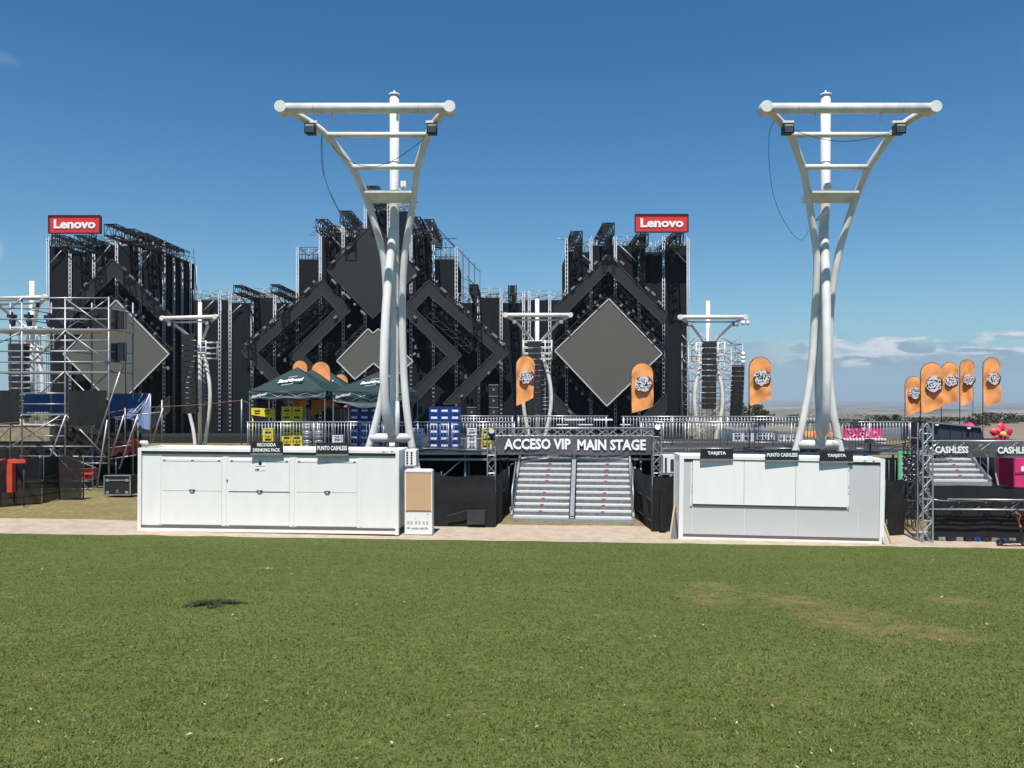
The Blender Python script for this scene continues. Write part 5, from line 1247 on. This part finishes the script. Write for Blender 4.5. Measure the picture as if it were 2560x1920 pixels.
MB().box(XW(2536,28.6), XW(2700,28.6), 28.6, 30, -.2, ZW(1147,28.6)).build('wall', M_pink, r_, True)
MB().box(XW(2490,28.6), XW(2532,28.6), 29.4, 29.6, -.2, ZW(1147,28.6)).build('dark_wall', mat('dark_magenta', (.12,.008,.03), .6), r_, True)
MB().box(XW(2532,28.6), XW(2536,28.6), 28.55, 30, -.2, ZW(1145,28.6)).box(XW(2536,28.6), XW(2700,28.6), 28.57, 28.598, ZW(1184,28.6), ZW(1180,28.6)).build('frame', mat('dark_magenta2', (.30,.012,.08), .6), r_, True)
MB().box(XW(2552,28.6), XW(2566,28.6), 28.57, 28.598, ZW(1178,28.6), ZW(1166,28.6)).build('sign_plate', M_txt, r_, True)
# red flower
c = P(2503, 1092, 31.0); r_ = thing('flower_decoration', c, 'big red petalled flower decoration with yellow centre beside the navy container', 'decoration')
for k in range(5):
    a = R(90+72*k); pts = []
    mb = MB()
    def fp(u, v, a=a):
        th = (u-.5)*1.15; r = .50*v*(1-.35*abs(u-.5)*2)
        return (c.x+math.cos(a+th*(.6+.4*v))*r, c.y-.10*math.sin(math.pi*v)+.02*math.sin(u*30), c.z+math.sin(a+th*(.6+.4*v))*r+.1)
    mb.grid(fp, 12, 8); mb.build('petal', mat('flower_red', (.62,.015,.06), .5, var=.35, scale=6), r_, True)
MB().path([c+Vector((0,-.22,.1)), c+Vector((0,-.18,.1)), c+Vector((0,0,.1))], [.04,.12,.13], 12).build('centre', mat('flower_centre', (.75,.5,.15), .6, var=.5, scale=14, col2=(.6,.1,.1)), r_, True)
MB().tube(c+Vector((0,.05,.0)), (c.x, c.y+.05, ZD), .04, 8).build('stem', M_green, r_, True)
r_ = thing('pink_ball', P(2426,1060,33), 'bright pink round decoration peeking over the navy container', 'decoration')
cc_ = P(2426,1066,33); MB().path([cc_+Vector((0,0,-.3)), cc_+Vector((0,0,-.15)), cc_+Vector((0,0,0)), cc_+Vector((0,0,.1)), cc_+Vector((0,0,.16))], [.28,.38,.36,.22,.02], 16).build('ball', M_pink, r_, True)
# green panel with dark rig
r_ = thing('green_scaffold_screen', (XW(2255,27.5), 27.5, 0), 'light green frame panel with black print between the kiosk and the cashless gate', 'panel')
MB().box(XW(2246,27.5), XW(2253,27.5), 27.5, 27.56, ZW(1208,27.5), ZW(1128,27.5)).box(XW(2253,27.5), XW(2278,27.5), 27.5, 27.56, ZW(1134,27.5), ZW(1128,27.5)).build('green_frame', M_green, r_, True)
MB().box(XW(2253,27.5), XW(2290,27.5), 27.53, 27.56, ZW(1208,27.5), ZW(1135,27.5)).build('dark_panel', M_black, r_, True)
g = MB(); rr = random.Random(5)
for k in range(34):
    x, y = rr.uniform(2255,2288), rr.uniform(1138,1204); g.cbox(P(x,y,27.51), rr.uniform(.03,.14), .01, .025)
for k in range(20): g.cbox(P(2254.5,1138+k*3.4,27.50), .04, .01, .02)
g.build('white_print', M_txt, r_, True)
r_ = thing('dark_back_panel', (XW(2230,27.8), 27.8, 0), 'black backing panels behind the right end of the kiosk with grey panels', 'panel')
MB().box(XW(2205,27.8), XW(2320,27.8), 27.8, 28, -.2, ZW(1145,27.8)).build('panel', M_blk, r_, True)
g = MB()
for px in (2222, 2238, 2294): g.tube(P(px,1150,27.75), P(px,1280,27.75), .025, 6)
g.build('pole', M_dgal, r_, True)
# mural and booths on the deck behind the right rail
def booth(px0, px1, py0, py1, Y, label, m, trim=M_galv, wins=(), cat='booth', name='bar_booth', dep=2.0):
    root = thing(name, (XW((px0+px1)/2,Y), Y, min(ZD, ZW(py1,Y))), label, cat)
    MB().box(XW(px0,Y), XW(px1,Y), Y, Y+dep, ZW(py1,Y), ZW(py0,Y)).build('body', m, root, True)
    MB().box(XW(px0,Y)-.03, XW(px1,Y)+.03, Y-.04, Y+dep+.03, ZW(py0,Y)+.002, ZW(py0,Y)+.08).build('roof_edge', trim, root, True)
    for (a, b, c_, d_) in wins:
        wn = MB().box(XW(a,Y), XW(b,Y), Y-.03, Y-.002, ZW(d_,Y), ZW(c_,Y)).build('window', M_glass, root, True)
        MB().box(XW((a+b)/2,Y)-.02, XW((a+b)/2,Y)+.02, Y-.05, Y-.031, ZW(d_,Y), ZW(c_,Y)).box(XW(a,Y), XW(b,Y), Y-.045, Y-.0315, ZW((c_+d_)/2,Y)-.02, ZW((c_+d_)/2,Y)+.02).build('window_bar', M_txt, wn, True)
    return root
booth(1832, 1886, 1078, 1112, 36, 'white counter booth with dark windows behind the rail left of the lone flag', M_white, wins=((1838,1850,1084,1096),(1862,1876,1082,1098)))
booth(1892, 1936, 1078, 1100, 36.5, 'white booth with three small windows behind the rail right of the lone flag', M_white, wins=((1895,1905,1083,1096),(1909,1919,1083,1096),(1923,1933,1083,1096)))
booth(1946, 1998, 1082, 1112, 36, 'white counter with small dark openings behind the rail left of the right mast', M_white, wins=((1950,1958,1088,1096),(1966,1974,1088,1096),(1982,1990,1088,1096)))
r_ = booth(2112, 2206, 1066, 1100, 35.5, 'magenta mural panel with pink and white shapes behind the deck rail', M_pink, M_black, cat='mural', name='mural_panel', dep=.15)
g = MB(); rr = random.Random(11)
for k in range(16):
    x, y = rr.uniform(2122,2198), rr.uniform(1072,1095); n_ = rr.randint(3,5); rd = rr.uniform(.06,.13); a0 = rr.uniform(0,6)
    g.prism([P(x,y,35.46)+Vector((math.cos(a0+6.283*i/n_)*rd, 0, math.sin(a0+6.283*i/n_)*rd)) for i in range(n_)][::-1], (0,.01,0))
g.build('mural_shapes', mat('mural_pale', (.75,.45,.55), .6, var=.5, scale=8, col2=(.45,.01,.06)), r_, True)
booth(2206, 2288, 1064, 1102, 36.5, 'grey corrugated container behind the right end of the deck rail', M_galv, M_black, wins=((2262,2276,1070,1096),), cat='container', name='grey_container')
r_ = thing('orange_umbrella', P(2060,1100,35), 'orange cloth sunshade behind the feet of the right mast', 'sunshade')
MB().prism([P(2028,1092,35),P(2108,1092,35),P(2100,1084,35),P(2040,1080,35)], (0,1.2,0)).build('canopy', M_orange, r_, True)
MB().tube(P(2068,1084,35.6), P(2068,1125,35.6), .04, 6).build('pole', M_galv, r_, True)
booth(2110, 2215, 1101, 1112, 35.2, 'long low white counter under the magenta mural', M_white, M_white, cat='counter', name='white_counter', dep=.6)
# picnic tables / benches on the landing behind the banner
for i, (a, b) in enumerate(((1412, 1462), (1485, 1532))):
    Yq = 42; r_ = thing('high_table', P((a+b)/2, 1075, Yq), ['left','right'][i]+' pale high table on the deck behind the stair banner', 'table')
    MB().box(XW(a,Yq), XW(b,Yq), Yq, Yq+.7, ZW(1051,Yq), ZW(1048,Yq)).build('table_top', M_txt, r_, True)
    for x in (a+6, b-6): MB().tube(P(x,1051,Yq+.3), P(x,1082,Yq+.3), .03, 6).build('leg', M_dgal, r_, True)
for i, (a, b) in enumerate(((1392, 1420), (1446, 1482), (1552, 1580))):
    Yq = 40; r_ = thing('bench', P((a+b)/2, 1075, Yq), ['leftmost','middle','rightmost'][i]+' pale slatted bench on the deck behind the stair banner', 'bench')
    MB().box(XW(a,Yq), XW(b,Yq), Yq, Yq+.35, ZW(1063,Yq), ZW(1061,Yq)).build('seat', M_txt, r_, True)
    for x in (a+4, b-4): MB().tube(P(x,1063,Yq+.15), P(x,1082,Yq+.15), .025, 6).build('leg', M_dgal, r_, True)
# white side boxes right of stair gate
r_ = thing('electrical_cabinet', P(1672,1180,27.9), 'white open electrical cabinet right of the stair gate tower', 'cabinet')
Yq = 27.9
MB().box(XW(1658,Yq), XW(1687,Yq), Yq, Yq+.4, ZW(1182,Yq), ZW(1138,Yq)).build('case', M_white, r_, True)
MB().box(XW(1662,Yq), XW(1667,Yq), Yq-.03, Yq-.002, ZW(1178,Yq), ZW(1144,Yq)).box(XW(1676,Yq), XW(1684,Yq), Yq-.03, Yq-.002, ZW(1176,Yq), ZW(1148,Yq)).build('opening', M_dgal, r_, True)
MB().box(XW(1650,Yq), XW(1692,Yq), Yq-.02, Yq+.45, ZW(1187,Yq), ZW(1184,Yq)).build('shelf', M_galv, r_, True)
# scooter
Yq = 22.9; zq = h(14.5, Yq)+.01
r_ = thing('electric_scooter', (XW(2540,Yq), Yq, zq), 'black electric scooter with orange cable parked at the right edge', 'scooter')
for px in (2500, 2560):
    c = (XW(px,Yq), Yq, zq+.11); ring = [(c[0]+.085*math.cos(a), c[1], c[2]+.085*math.sin(a)) for a in np.linspace(0, 2*math.pi, 19)]
    wh = MB().path(ring, .028, 8, False).build('wheel', M_blk, r_, True); MB().tube((c[0],c[1]-.03,c[2]),(c[0],c[1]+.03,c[2]),.05,12).build('hub', M_dgal, wh, True)
MB().box(XW(2506,Yq), XW(2552,Yq), Yq-.08, Yq+.08, zq+.09, zq+.14).bar((XW(2550,Yq),Yq,zq+.12),(XW(2557,Yq),Yq,zq+.34),.06,.07).build('deck', M_black, r_, True)
MB().tube((XW(2560,Yq),Yq,zq+.14),(XW(2538,Yq),Yq,zq+1.02),.028,8).build('stem', M_black, r_, True)
MB().tube((XW(2516,Yq),Yq-.2,zq+1.03),(XW(2562,Yq),Yq+.2,zq+1.06),.018,8).tube((XW(2524,Yq),Yq-.25,zq+1.0),(XW(2514,Yq),Yq-.3,zq+.97),.02,8).build('handlebar', M_dgal, r_, True)
MB().path(catmull([(XW(2536,Yq),Yq-.05,zq+1.0),(XW(2546,Yq),Yq-.08,zq+.9),(XW(2544,Yq),Yq-.06,zq+.75),(XW(2548,Yq),Yq-.04,zq+.6)],4), .009, 5).box(XW(2546,Yq),XW(2550,Yq),Yq-.06,Yq-.03,zq+.55,zq+.62).build('cable', mat('orange_cable', (.8,.16,.04), .5), r_, True)
MB().path([(XW(2494,Yq),Yq,zq+.12),(XW(2496,Yq),Yq,zq+.21),(XW(2504,Yq),Yq,zq+.22),(XW(2509,Yq),Yq,zq+.16)], .014, 6).build('mudguard', M_black, r_, True)
# cable from the right mast to the gate
r_ = thing('overhead_cable', P(2080,1095,26.8), 'black cable sagging from the right mast foot to the silver gate', 'cable')
MB().path(catmull([P(2082,1092,26.8), P(2140,1108,26.2), P(2200,1115,25.6), P(2262,1108,25), P(2306,1098,23.6)], 6), .013, 5).path(catmull([P(2160,1140,25.6), P(2240,1118,24.6), P(2306,1094,23.6)], 5), .01, 5).build('wire', M_black, r_, True)
r_ = thing('overhead_cable', P(1010,1112,24), 'thin black cable from the kiosk roof corner up to the stair gate', 'cable')
MB().path(catmull([P(1003,1126,24.2), P(1060,1112,25.5), P(1150,1090,26.5), P(1222,1072,27.1)], 6), .010, 5).build('wire', M_black, r_, True)
r_ = thing('ground_lamp', P(2098,1108,24.6), 'small dark floodlight on a stand between the right kiosk and mast', 'lamp')
MB().box(XW(2168,25), XW(2184,25), 25, 25.2, ZW(1109,25), ZW(1098,25)).build('housing', M_dgal, r_, True)
MB().tube(P(2176,1109,25.1), P(2176,1135,25.1), .02, 6).build('stand', M_dgal, r_, True)
# ------------------------------------------------------------------ trees
M_leaf = mat('tree_foliage', (.060,.075,.032), .8, var=.55, scale=.6, col2=(.022,.034,.014))
M_leaf2 = mat('olive_foliage', (.055,.060,.032), .8, var=.5, scale=.6, col2=(.022,.027,.014))
M_bark = mat('bark', (.10,.075,.05), .9, var=.4, scale=8)
def tree(x, y, hgt, wid, label, m, n=420, trunk=.25, ls=.3, rr=None, conic=0):
    rr = rr or random.Random(int(x*31+y)); z0 = h(x, y) if y < 150 else hfar(x, y)
    root = thing('tree', (x, y, z0), label, 'tree', 'trees at the edge of the plateau')
    t = MB().path([(0,0,-.1),(.05,0,hgt*trunk),(.1,.05,hgt*.62)], [.028*hgt,.02*hgt,.008*hgt], 7)
    for k in range(5):
        a = rr.uniform(0, 6.28); t.tube((.05,0,hgt*(trunk+.06*k)), (math.cos(a)*wid*.3, math.sin(a)*wid*.3, hgt*(trunk+.2+.07*k)), .011*hgt, 5, .004*hgt)
    t.build('trunk', M_bark, root)
    cl = [(rr.uniform(-.36,.36)*wid, rr.uniform(-.36,.36)*wid, hgt*rr.uniform(trunk+.12,.86), wid*rr.uniform(.14,.25)) for _ in range(11)]+[(0,0,hgt*.6,wid*.28)]
    mb = MB()
    for i in range(n):
        cx, cy, cz, r = cl[i % len(cl)]
        d = Vector((rr.gauss(0,1), rr.gauss(0,1), rr.gauss(0,1))).normalized()*r*rr.uniform(.55,1.1); p = Vector((cx, cy, cz))+d*Vector((1,1,.8)).x
        if p.z < hgt*trunk*.6: p.z = hgt*trunk*.6+rr.random()*.3
        p.z = min(p.z, hgt*(.93+.07*rr.random()))
        a = Vector((rr.gauss(0,1), rr.gauss(0,1), rr.gauss(0,1))).normalized(); b = a.cross(Vector((rr.gauss(0,1), rr.gauss(0,1), rr.gauss(0,1)))).normalized(); s = ls*rr.uniform(.6,1.3)
        mb.add([p+a*s, p+b*s*.7, p-a*s*.8, p-b*s*.7], [(0,1,2,3)])
    mb.build('crown', m, root); return root
tree(XW(1878,118), 118, 4.6, 5.2, 'round dense green tree between the lattice tower and the lone flag', M_leaf, 900, .1, .26)
tree(XW(1922,120), 122, 3.2, 3.2, 'smaller pale green tree beside the round dense tree', M_leaf2, 500, .1, .22)
tree(XW(1848,124), 124, 3.4, 3.0, 'dark tree half hidden behind the lattice tower', M_leaf, 400, .1, .24)
ORDN = ['first','second','third','fourth','fifth','sixth','seventh','eighth','ninth','tenth','eleventh','twelfth','thirteenth','fourteenth','fifteenth','sixteenth','seventeenth','eighteenth','nineteenth','twentieth']
tx = [1955,1985,2012,2110,2150,2195,2235,2268,2300,2345,2392,2440,2470,2498,2522,2548]
for i, px in enumerate(tx):
    Yt = random.uniform(140, 185); big = px > 2430
    tree(XW(px, Yt), Yt, random.uniform(.9, 1.6)*(1.5 if big else .9), random.uniform(3.0, 6.5), ORDN[i]+' low dark bush from the left in the row along the right horizon', M_leaf2 if i % 3 else M_leaf, 420, .03, .24)
# sparse pylon far right and city on the plain
def pylon():
    Yp = 3200; hh_ = 62; X_ = XW(2432, Yp); z0 = hfar(X_, Yp); root = thing('power_pylon', (X_, Yp, z0), 'faint distant power pylon between the narrow flag and rightmost flag', 'pylon')
    z1 = 62; MB().truss((0,0,0),(0,0,110),5,.9,9).build('tower', M_galv, root)
    for z in (85, 98, 108): MB().bar((-14,0,z),(14,0,z),1.2,1.2).build('arm', M_galv, root)
pylon()
def city():
    mb = MB(); rr = random.Random(3)
    for i in range(6500):
        r = rr.uniform(7200, 12500); c_ = 0
        th = rr.uniform(-.05, .62) if rr.random() < .8 else rr.uniform(-.6, .62)
        x, y = r*math.sin(th), r*math.cos(th)
        if noise.noise((x/900, y/700, 4)) < -.05: continue
        s = rr.uniform(6, 26); z = hfar(x, y)
        mb.box(x-s, x+s, y-s*.6, y+s*.6, z-2, z+rr.uniform(4, 13))
    o = mb.build('distant_city', mat('pale_buildings', (.58,.54,.50), .8, var=.35, scale=.004)); tag(o, 'pale far away buildings scattered over the hazy plain', 'city', kind='stuff')
city()
def scrub():
    mb = MB(); rr = random.Random(13)
    for i in range(12000):
        r = 195+rr.random()**1.2*4200; th = rr.uniform(-.75, .75); x, y = r*math.sin(th), r*math.cos(th)
        if noise.noise((x/300, y/260, 9)) < .06: continue
        z = max(-98, hfar(x, y)); s = rr.uniform(.8, 2.6)
        mb.path([(x,y,z-.5),(x+rr.uniform(-1,1),y,z+s*.5),(x,y,z+s)], [s*.8,s*.9,s*.25], 5)
    o = mb.build('scrub', M_leaf); tag(o, 'dark scrub and bushes dotted over the far brown hills', 'scrub', kind='stuff')
scrub()
HAZE()
